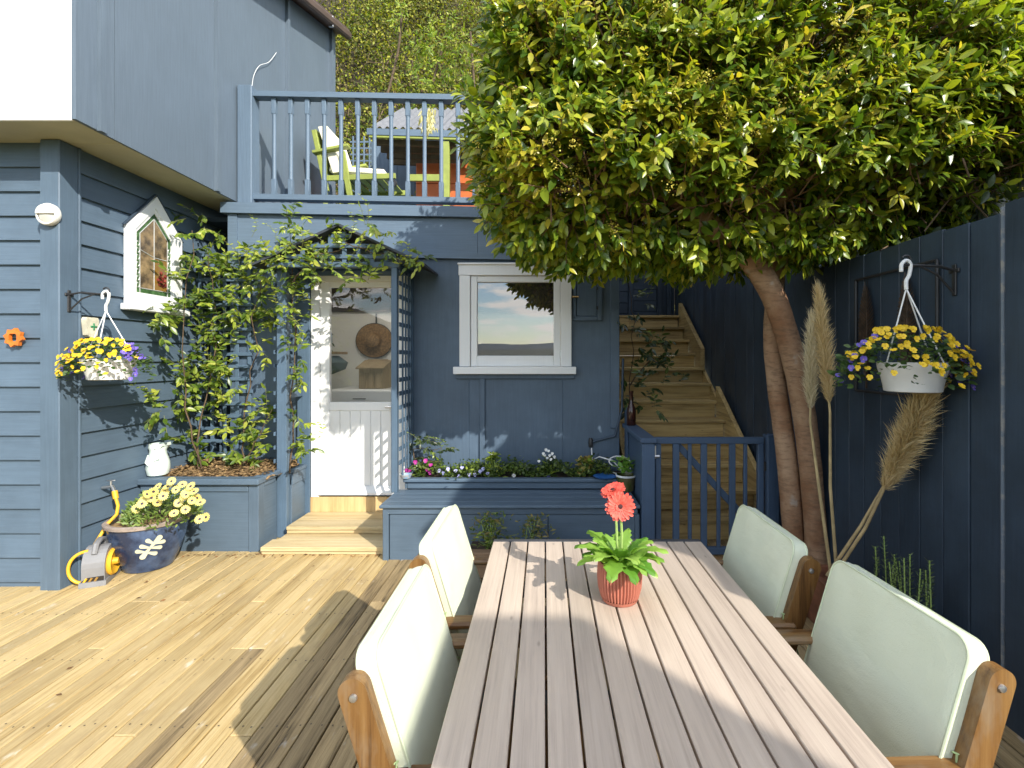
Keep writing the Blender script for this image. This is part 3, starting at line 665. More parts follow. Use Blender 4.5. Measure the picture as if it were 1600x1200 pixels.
# ------------------------------------------------------------------ armchairs and their back cushions (local: facing +X)
LEAN = math.tan(rad(17))
def rounded_bar(mb, p0, p1, w, t, side, n=14):
    """post with a rounded top: flat in the plane across 'side' (a Y offset), extruded t in Y"""
    p0, p1 = Vector(p0), Vector(p1); d = (p1-p0).normalized(); s = Vector((d.z, 0, -d.x))
    poly = [p0-s*w/2, p0+s*w/2]
    c = p1-d*w/2
    for k in range(n+1):
        a = math.pi*k/n; poly.append(c+s*(w/2*math.cos(a))+d*(w/2*math.sin(a)))
    mb.prism([(p.x, p.z) for p in poly], p0.y-t/2, p0.y+t/2, 'xz')
def make_chair(loc, rz, label):
    t = thing('armchair', (0, 0, 0), label, 'chair', 'wooden armchairs around the table')
    wd = TEAK('Z')
    for s in (-1, 1):
        y = s*.255
        b = MB(); rounded_bar(b, (-.30+LEAN*.87-LEAN*.40+.0, y, .40), (-.30, y, .87), .062, .032, 0)
        me = b.build('back_post', wd, t)
        b = MB(); b.lathe([(.009, 0), (.008, .004), (.003, .005)], (-.288, y+s*.0165, .832), 10, axis=Matrix(((1, 0, 0), (0, 0, s), (0, -s, 0)))); b.build('bolt', STEEL, me)
        b = MB(); b.bar((-.145, y, .42), (-.2, y, 0), .032, .055, (1, 0, 0)); b.build('leg', wd, t)
        b = MB(); b.bar((.27, y, .63), (.29, y, 0), .032, .055, (1, 0, 0)); b.build('leg', wd, t)
        b = MB(); b.bar((-.235, y+.0, .645), (.34, y, .655), .062, .024, (0, 0, 1), .008); b.build('armrest', TEAK('X'), t)
        b = MB(); b.bar((-.17, y-s*.034, .39), (.29, y-s*.034, .40), .03, .06, (0, 0, 1)); b.build('seat_rail', TEAK('X'), t)
    for i in range(7): b = MB(); x = -.12+.062*i; b.box((x, 0, .436+.002*i), (.05, .48, .018)); b.build('seat_slat', TEAK('Y'), t)
    for i in range(6):
        z = .50+.06*i; x = -.30+LEAN*(.87-z)-.012; b = MB(); b.bar((x, -.238, z), (x, .238, z), .016, .045, (-LEAN, 0, 1)); b.build('back_slat', TEAK('Y'), t)
    b = MB(); b.bar((-.297, -.238, .835), (-.297, .238, .835), .02, .05, (-LEAN, 0, 1)); b.build('top_rail', TEAK('Y'), t)
    t.location = loc; t.rotation_euler = (0, 0, rz); return t
CUSH = None
def cushmat():
    m, nt, b = newmat('pale_green_canvas'); v, r = coords(nt); n1 = noise(nt, v, 3, 3); n2 = noise(nt, v, 420, 2)
    nt.links.new(ramp(nt, n1, [(.3, (.60, .64, .475)), (.7, (.66, .69, .53))]), b.inputs['Base Color']); b.inputs['Roughness'].default_value = .85
    b.inputs['Sheen Weight'].default_value = .2; b.inputs['Specular IOR Level'].default_value = .2
    v9, _ = coords(nt, (6, 2.2, 5)); n3 = noise(nt, v9, 1.6, 4, .55); mm = N(nt, 'Math', operation='MULTIPLY_ADD'); mm.inputs[1].default_value = 6; nt.links.new(n3, mm.inputs[0]); nt.links.new(n2, mm.inputs[2])
    bumpn(nt, b, mm.outputs[0], .38, .005); return m
CUSH = cushmat(); PIPE = plain('cushion_piping', (.55, .6, .42), .8, .05)
CORD = plain('green_cord', (.42, .55, .28), .8)
def make_cushion(loc, rz, label, seed, w=.475, h=.485, th=.05):
    r = random.Random(seed)
    t = thing('back_cushion', (0, 0, 0), label, 'cushion', 'pale green back cushions tied to the chairs')
    zb = .44
    def place(u, v, k):                             # u along Y, v up the back, k out of the face
        z = v*math.cos(rad(17)); x = -.30+LEAN*.87-LEAN*(zb)-v*math.sin(rad(17))+.012
        return Vector((x+k*math.cos(rad(17))+.02, u, zb+z+k*math.sin(rad(17))))
    rc = .042; out = []
    n = 7
    for cx, cy, a0 in ((w/2-rc, rc, -90), (w/2-rc, h-rc, 0), (-w/2+rc, h-rc, 90), (-w/2+rc, rc, 180)):
        for k in range(n): a = rad(a0+90*k/(n-1)); out.append((cx+rc*math.cos(a), cy+rc*math.sin(a)))
    # subdivide straight runs
    o2 = []
    for i, p in enumerate(out):
        q = out[(i+1) % len(out)]; o2.append(p)
        L = math.dist(p, q); m = int(L/.04)
        for j in range(1, m): o2.append((p[0]+(q[0]-p[0])*j/m, p[1]+(q[1]-p[1])*j/m))
    out = o2; N_ = len(out); cx, cy = 0, h/2
    bo = [r.uniform(-1, 1) for _ in range(6)]
    def bulge(s, u, v): return s*(th/2+.010*max(0, 1-(abs(u)/(w/2))**4)*max(0, 1-(abs(v-h/2)/(h/2))**4)+.0035*math.sin(u*31+bo[0]*3)*math.sin(v*19+bo[1]*3))
    b = MB(); v = []; f = []
    rings = []
    for s in (-1, 1):
        for q in ((.25, .5, .75, .9, .97, 1.0) if s < 0 else (1.0, .97, .9, .75, .5, .25)):
            ring = []
            for (u, vv) in out:
                uu, v2 = cx+(u-cx)*q, cy+(vv-cy)*q
                ring.append(len(v)); v.append(place(uu, v2, bulge(s, uu, v2) if q < 1 else s*th*.47))
            rings.append(ring)
        if s < 0:
            ring = []
            for i, (u, vv) in enumerate(out):
                k = 1+.004*math.sin(i*.9+bo[2]*5); ring.append(len(v)); v.append(place(cx+(u-cx)*1.012*k, cy+(vv-cy)*1.012*k, 0))
            rings.append(ring)
    for a, c in zip(rings, rings[1:]):
        for i in range(N_): f.append((a[i], a[(i+1) % N_], c[(i+1) % N_], c[i]))
    f.append(tuple(rings[0])[::-1]); f.append(tuple(rings[-1]))
    b.add(v, f); b.build('pad', CUSH, t, True)
    for s in (-1, 1):
        b = MB(); P = [place(u, vv, s*th*.48) for u, vv in out]; P.append(P[0]); b.tube(P, .0034, 6, cap=False); b.build('piping', PIPE, t, True)
    for s in (-1, 1):
        for j in range(2):
            p0 = place(s*w/2*1.02, h*.5, .005)
            b = MB(); q = [p0]
            for k in range(1, 9): q.append(p0+Vector((-.03+.02*math.sin(k+j)+.012*k*(j), s*(.012+.007*math.sin(k*1.3+j*2)), -.026*k+(.03 if k == 1 else 0))))
            b.tube(q, .0024, 5); b.build('tie', CORD, t, True)
    t.location = loc; t.rotation_euler = (0, 0, rz); return t
CH = [((-.115, 1.30, 0), 0, 'wooden armchair at the near left corner of the table, pale weathered post end', 'sunlit pale green cushion on the near left chair, largest on the left'),
      ((-.135, 1.92, 0), 0, 'wooden armchair at the far left of the table, in front of the blue bench', 'sunlit pale green cushion on the far left chair, in front of the bench'),
      ((.695, 1.315, 0), math.pi+rad(3), 'wooden armchair at the near right of the table, cracked weathered post end', 'shaded green cushion on the near right chair, biggest of all'),
      ((.615, 1.915, 0), math.pi, 'wooden armchair at the far right of the table, beside the terracotta pots', 'shaded green cushion on the far right chair, before the gate')]
for i, (l, rz, la, lb) in enumerate(CH):
    make_chair(l, rz, la); make_cushion(l, rz, lb, i+3)

# ------------------------------------------------------------------ potted gerbera
GX, GY = .254, 1.635
ger = thing('potted_gerbera', (GX, GY, TZ), 'coral red gerbera in a ribbed terracotta-pink pot on the table', 'potted plant')
tpk = plain('terracotta_pink', (.40, .13, .085), .6, .1, 12)
b = MB(); b.lathe([(.045, .74), (.058, .742), (.064, .755)], (GX, GY, 0), 120, cap=(1, 0)); b.lathe([(.064, .755), (.0725, .785), (.0755, .82), (.0745, .85), (.071, .868), (.069, .872)], (GX, GY, 0), 200, rib=.085, nr=40, cap=(0, 0)); b.lathe([(.069, .872), (.064, .872), (.06, .85)], (GX, GY, 0), 100, cap=(0, 1)); b.build('pot', tpk, ger, True)
pet = plain('coral_petal', (.72, .075, .05), .5, .12, 30, c2=(.82, .15, .1)); ctr = plain('gerbera_eye', (.06, .012, .012), .8, .4, 60)
stemm = plain('green_stem', (.3, .42, .12), .5)
def gerb(center, axis, rr, stem_from):
    ax_ = Vector(axis).normalized(); u = ax_.orthogonal().normalized(); w = ax_.cross(u)
    b = MB(); b.tube([stem_from, Vector(stem_from).lerp(Vector(center), .5)+Vector((.004, 0, 0)), Vector(center)-ax_*.008], .0042, 8); st = b.build('stem', stemm, ger, True)
    fl = MB(); fl.lathe([(.003, -.012), (.013, -.006), (.014, .001), (.009, .005), (.003, .007)], center, 14, axis=Matrix((u, w, ax_)).transposed()); head = fl.build('flower_head', ctr, ger, True)
    for lay, (n, L, tilt) in enumerate(((22, rr, .05), (20, rr*.88, .28), (14, rr*.42, .6))):
        for k in range(n):
            a = 2*math.pi*(k+.5*lay)/n+R.uniform(-.06, .06); d = u*math.cos(a)+w*math.sin(a); s = ax_.cross(d); Lk = L*R.uniform(.9, 1.04); wd = .0066*(1 if lay < 2 else .6)
            pb = MB(); vs = []
            for x, ww in ((.1, .5), (.35, .9), (.7, 1), (.92, .75), (1, .3)):
                c = Vector(center)+d*(Lk*x*math.cos(tilt))+ax_*(Lk*x*math.sin(tilt)*(1-.5*x)+.001*lay)
                vs += [c-s*wd*ww, c-ax_*.0018, c+s*wd*ww]
            fs = []
            for q in range(4): fs += [(q*3, q*3+3, q*3+4, q*3+1), (q*3+1, q*3+4, q*3+5, q*3+2)]
            pb.add(vs, fs); pb.build('petal', pet, head, True)
gerb((.251, 1.60, 1.063), (-.12, -1, .18), .05, (GX+.005, GY, .87)); gerb((.235, 1.66, 1.10), (-.35, -.25, .9), .047, (GX-.005, GY+.01, .87))
gl = leafmat('gerbera_leaf', (.10, .25, .03), (.19, .36, .05), (.3, .46, .09), .4, .3)
def lobed():
    v = []; f = []; xs = np.linspace(0, 1, 13)
    for i, x in enumerate(xs):
        e_ = (.1+.9*math.sin(math.pi*min(1, x*.95+.04))**.8)*(1.0 if i % 2 else .66)*.27 if i < 12 else .01
        z = -.42*x*x+.12*x
        v += [(x, -e_, z+.06*math.sin(x*11)), (x, -e_*.5, z+.045), (x, 0, z), (x, e_*.5, z+.035), (x, e_, z+.05*math.cos(x*9))]
    for i in range(12):
        for k in range(4): a = i*5+k; f.append((a, a+5, a+6, a+1))
    return np.array(v), np.array(f)
GL = lobed(); nL = 26; P, D, S, NN = [], [], [], []
for k in range(nL):
    a = k*2.4+.4; el = [.5, 1.3, .1][k % 3]
    P.append((GX+.02*math.cos(a), GY+.02*math.sin(a), .875)); D.append((math.cos(a), math.sin(a), el+.25)); NN.append((-.3*math.cos(a), -.3*math.sin(a), 1)); S.append([.17, .13, .19][k % 3]*R.uniform(.6, .85))
for a in (-.7, -1.35, 2.6, .1): P.append((GX, GY, .872)); D.append((math.cos(a), math.sin(a), .2)); NN.append((0, 0, 1)); S.append(.135)
foliage(ger, [gl], P, D, NN, S, np.zeros(len(P), int), GL, 60, cell=.5)

# ------------------------------------------------------------------ wall fittings on the left
lamp = thing('bulkhead_light', (-3.29, 3.25, 2.505), 'round white eyelid bulkhead light on the blue corner post', 'wall light')
AXF = Matrix(((1, 0, 0), (0, 0, -1), (0, 1, 0)))         # local +Z points at the camera (-Y)
ivory = plain('ivory_plastic', (.74, .72, .66), .4, .03)
b = MB(); b.lathe([(0.0671, 0.0), (0.0722, 0.006), (0.074, 0.03), (0.0688, 0.039), (0.0602, 0.0413)], (-3.29, 3.25, 2.505), 40, axis=AXF, cap=(1, 0)); b.lathe([(0.0602, 0.0413), (0.0568, 0.0345)], (-3.29, 3.25, 2.505), 40, axis=AXF, cap=(0, 0)); b.build('housing', ivory, lamp, True)
b = MB(); b.lathe([(0.0585, 0.03), (0.043, 0.0375), (0.0, 0.0413)], (-3.29, 3.25, 2.505), 32, axis=AXF); b.build('lens', plain('frosted_lens', (.6, .57, .5), .3, .1, 5), lamp, True)
b = MB(); P = [(.06*math.cos(a), .06*math.sin(a)) for a in np.linspace(0, math.pi, 20)]; b.prism([(-3.29+x, 2.507+z) for x, z in P], 3.2, 3.212, 'xz'); b.build('eyelid', ivory, lamp)
cog = thing('wall_ornament', (-3.565, 3.285, 1.69), 'small orange cog-shaped ornament on the left weatherboards', 'ornament')
b = MB(); o_ = []; i_ = []
for k in range(16): a = 2*math.pi*k/16+.2; q = .066 if k % 2 else .05; o_.append((-3.565+q*math.cos(a), 1.69+q*math.sin(a)))
for k in range(16): a = 2*math.pi*k/16+.2; q = .026/max(abs(math.cos(a)), abs(math.sin(a))); i_.append((-3.565+q*math.cos(a), 1.69+q*math.sin(a)))
vs = [(x, y, z) for y in (3.262, 3.285) for ring in (o_, i_) for x, z in ring]; fs = []
for i in range(16):
    j = (i+1) % 16; fs += [(i, j, 16+j, 16+i), (32+i, 48+i, 48+j, 32+j), (i, 32+i, 32+j, j), (16+i, 16+j, 48+j, 48+i)]
b.add(vs, fs); b.build('cog_plate', plain('orange_enamel', (.62, .17, .02), .4, .15, 20), cog)
plq = thing('wall_pocket', (-3.2, 3.45, 1.75), 'small cream wall pocket painted with a green cross below the iron bracket', 'wall pot')
b = MB(); b.prism([(3.40, 1.82), (3.41, 1.84), (3.49, 1.84), (3.50, 1.82), (3.487, 1.715), (3.47, 1.70), (3.43, 1.70), (3.413, 1.715)], -3.237, -3.2, 'yz'); b.build('pocket', plain('cream_ceramic', (.62, .58, .44), .35, .15, 14), plq)
b = MB(); b.box((-3.197, 3.455, 1.775), (.006, .05, .012)); b.box((-3.1965, 3.455, 1.775), (.006, .012, .05)); b.build('cross_motif', plain('motif_green', (.03, .2, .08), .4), plq)

def bracket(base, out, label, plate_n):
    """iron hanging-basket bracket: base on the wall, 'out' the arm end"""
    base, out = Vector(base), Vector(out); t = thing('basket_bracket', base, label, 'bracket', 'black iron basket brackets')
    d = out-base; dn = Vector((d.x, d.y, 0)).normalized()
    b = MB(); b.bar(base+Vector((0, 0, .03)), base-Vector((0, 0, .12)), .025, .008, plate_n); b.bar(base-Vector((0, .03, .0)), base+Vector((0, .03, 0)), .02, .01, plate_n); b.build('wall_plate', IRON, t)
    b = MB(); b.tube([base, base+d*.3+Vector((0, 0, .012)), base+d*.85, out], .0065, 6); b.build('arm', IRON, t, True)
    b = MB(); b.tube([base-Vector((0, 0, .11)), base+d*.35-Vector((0, 0, .03)), base+d*.7], .005, 6); b.build('brace', IRON, t, True)
    b = MB(); b.tube([out+Vector((.022*math.cos(a), 0, .022*math.sin(a)+.02)) for a in np.linspace(-2.2, 2.6, 14)], .005, 6); b.build('hook', IRON, t, True)
    return t
bracket((XS+.004, 3.315, 1.985), (-2.985, 3.315, 1.99), 'black iron bracket on the house corner holding the sunny basket', (1, 0, 0))
bracket((1.965, 2.33, 1.97), (1.735, 2.33, 2.0), 'black iron bracket on the dark fence holding the shaded basket', (1, 0, 0))
VP_ = {}
def viola_mesh(name, c, eye):
    if name in VP_: return VP_[name]
    m = plain(name, c, .6, .15, 40); e_ = plain(name+'_eye', eye, .6)
    b = MB()
    for k, (a, L, ww) in enumerate(((.95, .55, .42), (2.19, .55, .42), (0.1, .5, .36), (3.04, .5, .36), (-1.57, .55, .5))):
        d = Vector((math.cos(a), math.sin(a), 0)); s = Vector((-d.y, d.x, 0)); v = []
        for x, q in ((.05, .25), (.5, .95), (.85, .9), (1.0, .45)):
            c_ = d*(L*x)+Vector((0, 0, .05*k*.3+.1*x*x)); v += [c_-s*ww*q*.62, c_+s*ww*q*.62]
        b.add(v, [(0, 2, 3, 1), (2, 4, 5, 3), (4, 6, 7, 5)])
    b.box((0, -.02, .08), (.12, .12, .05), mi=1)
    me = b.mesh(name, [m, e_], True); VP_[name] = me; return me
def put_flower(me, name, root, p, nrm, s):
    o = link(name, me, root, p, (Matrix.Rotation(R.uniform(-.6, .6), 4, 'X') @ Vector(nrm).normalized().to_track_quat('Z', 'Y').to_matrix().to_4x4()).to_quaternion()); o.scale = (s,)*3; return o
HG = leafmat('basket_leaf', (.025, .06, .012), (.05, .1, .02), (.1, .16, .035), .5, .25)
def basket(c, rim_z, r_rim, r_bot, zb, hook, label, spread, seed, ny, npu, right):
    rs = np.random.RandomState(seed); c = Vector(c)
    t = thing('hanging_basket', (c.x, c.y, zb), label, 'hanging basket', 'white hanging baskets of violas')
    b = MB(); b.lathe([(r_bot*.9, zb), (r_bot, zb+.004), (r_bot*1.03, zb+.03), (r_bot+.55*(r_rim-r_bot), zb+.55*(rim_z-zb)), (r_rim, rim_z-.03), (r_rim*1.03, rim_z), (r_rim*.95, rim_z), (r_rim*.9, rim_z-.02)], (c.x, c.y, 0), 40); b.build('bowl', WPLAST, t, True)
    h = Vector(hook)
    b = MB(); b.tube(smooth([h+Vector((-.024, 0, -.03)), h+Vector((-.022, 0, .005)), h+Vector((0, 0, .024)), h+Vector((.02, 0, .005)), h+Vector((.014, 0, -.045)), h+Vector((0, 0, -.075)), h+Vector((0, 0, -.115))]), .0088, 8); b.build('hanger', WPLAST, t, True)
    for k in range(3):
        a = [3.3, 5.0, .35][k]; b = MB(); b.tube([h+Vector((0, 0, -.11)), Vector((c.x+r_rim*math.cos(a), c.y+r_rim*math.sin(a), rim_z))], .0035, 6); b.build('strap', WPLAST, t, True)
    n = 620; P, D = [], []
    for i in range(n):
        a = rs.uniform(0, 6.28); q = math.sqrt(rs.uniform(0, 1)); ex = spread[0]*q*math.cos(a); ey = spread[1]*q*math.sin(a)
        z = rim_z+spread[2]*math.sqrt(max(0, 1-q*q))*rs.uniform(.3, 1)-spread[3]*max(0, q-.55)*rs.uniform(.2, 1.6)
        P.append((c.x+ex+spread[4], c.y+ey, z)); D.append((math.cos(a)+rs.randn()*.4, math.sin(a)+rs.randn()*.4, rs.uniform(-.5, .6)))
    P = np.array(P); P[:, 0] = np.clip(P[:, 0], -3.19, 1.93); foliage(t, [HG], P, D, rs.randn(n, 3)*.4+[0, -.4, .8], rs.uniform(.022, .04, n), np.zeros(n, int), LEAFR, 120, cell=3)
    ym = viola_mesh('yellow_viola', (.75, .5, .015), (.6, .25, .01)); pm = viola_mesh('purple_viola', (.13, .09, .42), (.6, .4, .02))
    for i in range(ny+npu):
        a = rs.uniform(math.pi*.95, math.pi*2.05); q = math.sqrt(rs.uniform(.1, 1)); purple = i >= ny
        if purple: a = (rs.choice([rs.uniform(-.5, .5), rs.uniform(2.6, 3.6)], p=[.5, .5] if not right else [.75, .25])); q = rs.uniform(.6, 1.05)
        p = Vector((c.x+spread[4]+spread[0]*q*math.cos(a), c.y+spread[1]*q*math.sin(a)*(1.12 if not purple else .9)-.03, rim_z+spread[2]*math.sqrt(max(0, 1-q*q))+.02-spread[3]*max(0, q-.5)*rs.uniform(.3, 1.5)))
        p.x = min(max(p.x, -3.19), 1.945)
        nrm = Vector((.45*math.cos(a), -1+.3*rs.randn(), .55+.3*rs.randn()))
        put_flower(pm if purple else ym, 'viola', t, p, nrm, rs.uniform(.024, .031))
    return t
basket((-2.965, 3.315, 0), 1.545, .145, .115, 1.405, (-2.985, 3.315, 1.985), 'sunlit white hanging basket of yellow and purple violas on the house corner', (.25, .2, .12, .22, 0), 4, 110, 55, False)
basket((1.765, 2.33, 0), 1.53, .14, .115, 1.39, (1.735, 2.33, 1.995), 'shaded white hanging basket of yellow violas in front of the dark fence', (.29, .22, .15, .22, -.06), 8, 125, 34, True)

# ------------------------------------------------------------------ big glazed pot of daisies
px_, py_ = -2.955, 3.64
pot = thing('glazed_pot', (px_, py_, 0), 'large blue glazed pot of pale yellow daisies with a cream leaf motif', 'potted plant')
bgl = plain('blue_glaze', (.03, .052, .12), .22, .5, 5, c2=(.075, .12, .22), spec=.6)
prof = [(.135, 0), (.15, .006), (.196, .11), (.226, .21), (.24, .29), (.244, .335)]
b = MB(); b.lathe(prof, (px_, py_, 0), 64, cap=(1, 0)); bowl = b.build('pot', bgl, pot, True)
b = MB(); b.lathe([(.244, .335), (.262, .342), (.264, .362), (.25, .37), (.228, .366), (.222, .33)], (px_, py_, 0), 64, cap=(0, 0)); b.build('rim', plain('unglazed_rim', (.3, .24, .2), .7, .25, 12), bowl, True)
b = MB(); b.lathe([(.222, .335), (.0, .345)], (px_, py_, 0), 40, cap=(0, 0)); b.build('soil', MULCH, pot)['kind'] = 'stuff'
cream = plain('motif_cream', (.58, .57, .42), .4, .05)
mo = MB()
def onpot(u, v):                                    # u across, v height, on the camera side
    z = v; r_ = np.interp(z, [p[1] for p in prof], [p[0] for p in prof])+.004; a = -math.pi/2+.66+u/r_
    return Vector((px_+r_*math.cos(a), py_+r_*math.sin(a), z))
def blob(pa, pb, ra, rb):
    pts = []; n = 10; d = math.atan2(pb[1]-pa[1], pb[0]-pa[0])
    for k in range(n+1): a = d+math.pi/2+math.pi*k/n; pts.append((pa[0]+ra*math.cos(a), pa[1]+ra*math.sin(a)))
    for k in range(n+1): a = d-math.pi/2+math.pi*k/n; pts.append((pb[0]+rb*math.cos(a), pb[1]+rb*math.sin(a)))
    m = len(pts); o = [onpot(*p) for p in pts]; nrm = (onpot(*pa)-Vector((px_, py_, pa[1]))).normalized()
    mo.add([p-nrm*.012 for p in o]+[p+nrm*.004 for p in o], [tuple(range(m, 2*m))]+[(i, (i+1) % m, (i+1) % m+m, i+m) for i in range(m)])
C0 = (.01, .20)
blob((C0[0], C0[1]), (C0[0]+.054, C0[1]+.063), .007, .018); blob((C0[0], C0[1]), (C0[0]-.042, C0[1]-.063), .007, .018)
for (ox, oz), (dx, dz) in (((.022, .026), (-.012, .056)), ((0, 0), (-.046, .02)), ((-.022, -.03), (-.07, -.014)), ((.022, .026), (.076, .026)), ((0, 0), (.056, -.012)), ((-.022, -.03), (.028, -.052))):
    blob((C0[0]+ox, C0[1]+oz), (C0[0]+dx, C0[1]+dz), .0045, .0145)
mo.build('leaf_motif', cream, bowl)
dl = leafmat('daisy_leaf', (.09, .15, .03), (.16, .24, .05), (.26, .34, .09), .5, .3)
n = 1000; a = NR.uniform(0, 6.28, n); q = np.sqrt(NR.rand(n)); P = np.c_[px_+.12+.25*q*np.cos(a), py_-.02+.2*q*np.sin(a), .38+.2*np.sqrt(1-q*q)*NR.rand(n)-.1*np.maximum(0, q-.6)]
D = np.c_[np.cos(a)*.7, np.sin(a)*.7, NR.uniform(.1, 1.1, n)]+NR.randn(n, 3)*.3
foliage(pot, [dl], P, D, NR.randn(n, 3)*.4+[.2, -.5, .7], NR.uniform(.03, .05, n), np.zeros(n, int), LEAFN, 60, cell=4)
dm = MB(); dpet = plain('daisy_petal', (.7, .55, .09), .55, .1, 30, c2=(.76, .68, .3)); deye = plain('daisy_eye', (.05, .035, .06), .6)
for k in range(15):
    a = 2*math.pi*k/15; d = Vector((math.cos(a), math.sin(a), 0)); s = Vector((-d.y, d.x, 0)); v = []
    for x, ww, z in ((.12, .07, .02), (.55, .145, .08), (.9, .125, .1), (1, .05, .08)): v += [d*x-s*ww+Vector((0, 0, z)), d*x+s*ww+Vector((0, 0, z))]
    dm.add(v, [(0, 2, 3, 1), (2, 4, 5, 3), (4, 6, 7, 5)])
dm.lathe([(.29, .03), (.26, .1), (.0, .14)], (0, 0, 0), 10, mi=1)
dme = dm.mesh('daisy', [dpet, deye], True)
for pxx, pyy in ((268, 752), (285, 757), (247, 760), (230, 772), (222, 787), (213, 795), (240, 768), (258, 768), (275, 765), (290, 770), (303, 768), (300, 782), (288, 776), (225, 782), (246, 785), (278, 785), (291, 773), (308, 778), (279, 786), (272, 802), (290, 796), (312, 811), (237, 778), (263, 760), (313, 785), (322, 808), (298, 760), (255, 775)):
    p = at(pxx, pyy, 3.45+R.uniform(-.04, .06)); put_flower(dme, 'daisy', pot, p, (R.uniform(-.3, .5), -1, R.uniform(.3, .8)), R.uniform(.028, .037))
# tap and hose
tap = thing('garden_tap', (XS, 3.57, .6), 'metal garden tap with yellow hose fitting on the house wall', 'tap')
b = MB(); b.tube([(XS, 3.57, .60), (-3.15, 3.55, .615), (-3.13, 3.545, .58)], .012, 8); b.tube([(-3.16, 3.55, .62), (-3.16, 3.55, .655)], .007, 6); b.bar((-3.19, 3.55, .657), (-3.13, 3.55, .66), .012, .008); b.build('tap_body', STEEL, tap, True)
yel = plain('yellow_hose', (.72, .40, .03), .4, .06)
b = MB(); b.tube([(-3.13, 3.545, .585), (-3.115, 3.54, .53)], .018, 10); b.build('hose_connector', yel, tap, True)
b = MB(); b.tube([(-3.115, 3.54, .53), (-3.10, 3.54, .48), (-3.10, 3.53, .42), (-3.14, 3.50, .36), (-3.16, 3.42, .24), (-3.17, 3.36, .1)], .011, 10); b.build('hose', yel, tap, True)
reel = thing('hose_reel', (-3.1, 3.4, 0), 'grey plastic hose reel with yellow drum and hose beside the blue pot', 'hose reel')
gpl = plain('grey_plastic', (.21, .21, .215), .45, .05)
rc_ = Vector((-3.1, 3.41, 0))
def rp(x, y, z):                                    # reel is turned towards the right
    a = rad(22); return rc_+Vector((x*math.cos(a)-y*math.sin(a), x*math.sin(a)+y*math.cos(a), z))
def shell(profile, x0, x1, name, m, smooth=False):
    b = MB(); n = len(profile); v = [rp(x0, y, z) for y, z in profile]+[rp(x1, y, z) for y, z in profile]
    b.add(v, [tuple(range(n))[::-1], tuple(range(n, 2*n))]+[(i, (i+1) % n, (i+1) % n+n, i+n) for i in range(n)]); return b.build(name, m, reel, smooth)
arc = [(-.125*math.cos(t), .145+.15*math.sin(t)) for t in np.linspace(0, math.pi, 13)]
shell([(-.12, .02)]+arc+[(.12, .02)], -.085, .065, 'reel_casing', gpl); shell([(-.145, 0), (-.14, .04), (.14, .04), (.145, 0)], -.095, .08, 'base', gpl)
harc = [(-.05*math.cos(t), .29+.045*math.sin(t)) for t in np.linspace(0, math.pi, 9)]
b = MB(); b.tube([rp(-.01, -.10, .25), rp(-.01, -.07, .315), rp(-.01, 0, .34), rp(-.01, .08, .315), rp(-.01, .11, .25)], [.02, .022, .022, .022, .02], 8); b.build('carry_handle', gpl, reel, True)
AXR = Matrix(((0, -math.sin(rad(22)), math.cos(rad(22))), (0, math.cos(rad(22)), math.sin(rad(22))), (-1, 0, 0))).to_3x3()
b = MB(); b.lathe([(.108, 0), (.112, .012), (.1, .03), (.085, .02), (.03, .014), (.025, .05), (.0, .05)], rp(.066, 0, .145), 32, axis=AXR); b.build('drum', yel, reel, True)
b = MB(); b.bar(rp(-.087, -.118, .05), rp(.06, -.122, .05), .006, .05); b.build('window_slot', plain('slot_black', (.02, .015, .012), .5), reel)
for k in range(3): b = MB(); b.tube([rp(-.07+.035*k, -.124, .035), rp(-.05+.035*k, -.126, .068)], .008, 6); b.build('coiled_hose', yel if k == 0 else plain('dirty_hose', (.3, .17, .04), .5), reel, True)
b = MB(); b.tube([rp(-.05-.135*math.sin(t)**.8, -.06-.03*t/3, .145+.125*math.cos(t)) for t in np.linspace(.05, 3.1, 22)], .0125, 10); b.build('hose_loop', yel, reel, True)
b = MB(); b.tube([rp(.09, .02, .145), rp(.15, .02, .15), rp(.155, .03, .13)], .016, 8); b.build('crank', yel, reel, True); reel.scale = (.84, .84, .84)
# fish jug
fj = at(247, 744, 4.0)
fish = thing('fish_jug', fj, 'pale mint gurgling fish jug standing on the raised planter', 'jug')
jm_ = plain('mint_glaze', (.62, .7, .64), .25, .06, 8); zb = .589
b = MB(); b.lathe([(.058, 0), (.072, .01), (.083, .06), (.08, .11), (.068, .15), (.06, .18), (.058, .21), (.066, .235), (.06, .262), (.05, .262), (.05, .22)], (fj.x, 4.0, zb), 36); body = b.build('body', jm_, fish, True)
b = MB(); b.prism([(fj.x+.04, zb+.215), (fj.x+.07, zb+.245), (fj.x+.066, zb+.268), (fj.x+.02, zb+.255)], 3.95, 4.05, 'xz'); b.build('mouth_lip', jm_, fish)
b = MB(); b.tube([(fj.x+.05, 3.94, zb+.19), (fj.x+.06, 3.93, zb+.15), (fj.x+.02, 3.922, zb+.13)], .008, 6); b.tube([(fj.x-.02, 3.925, zb+.18), (fj.x-.03, 3.917, zb+.12), (fj.x-.01, 3.917, zb+.09)], [.006, .012, .005], 6); b.build('fins', jm_, fish, True)
b = MB(); b.lathe([(.008, 0), (.006, .005), (0, .006)], (fj.x+.025, 3.938, zb+.232), 10, axis=AXF); b.build('eye', jm_, fish, True)

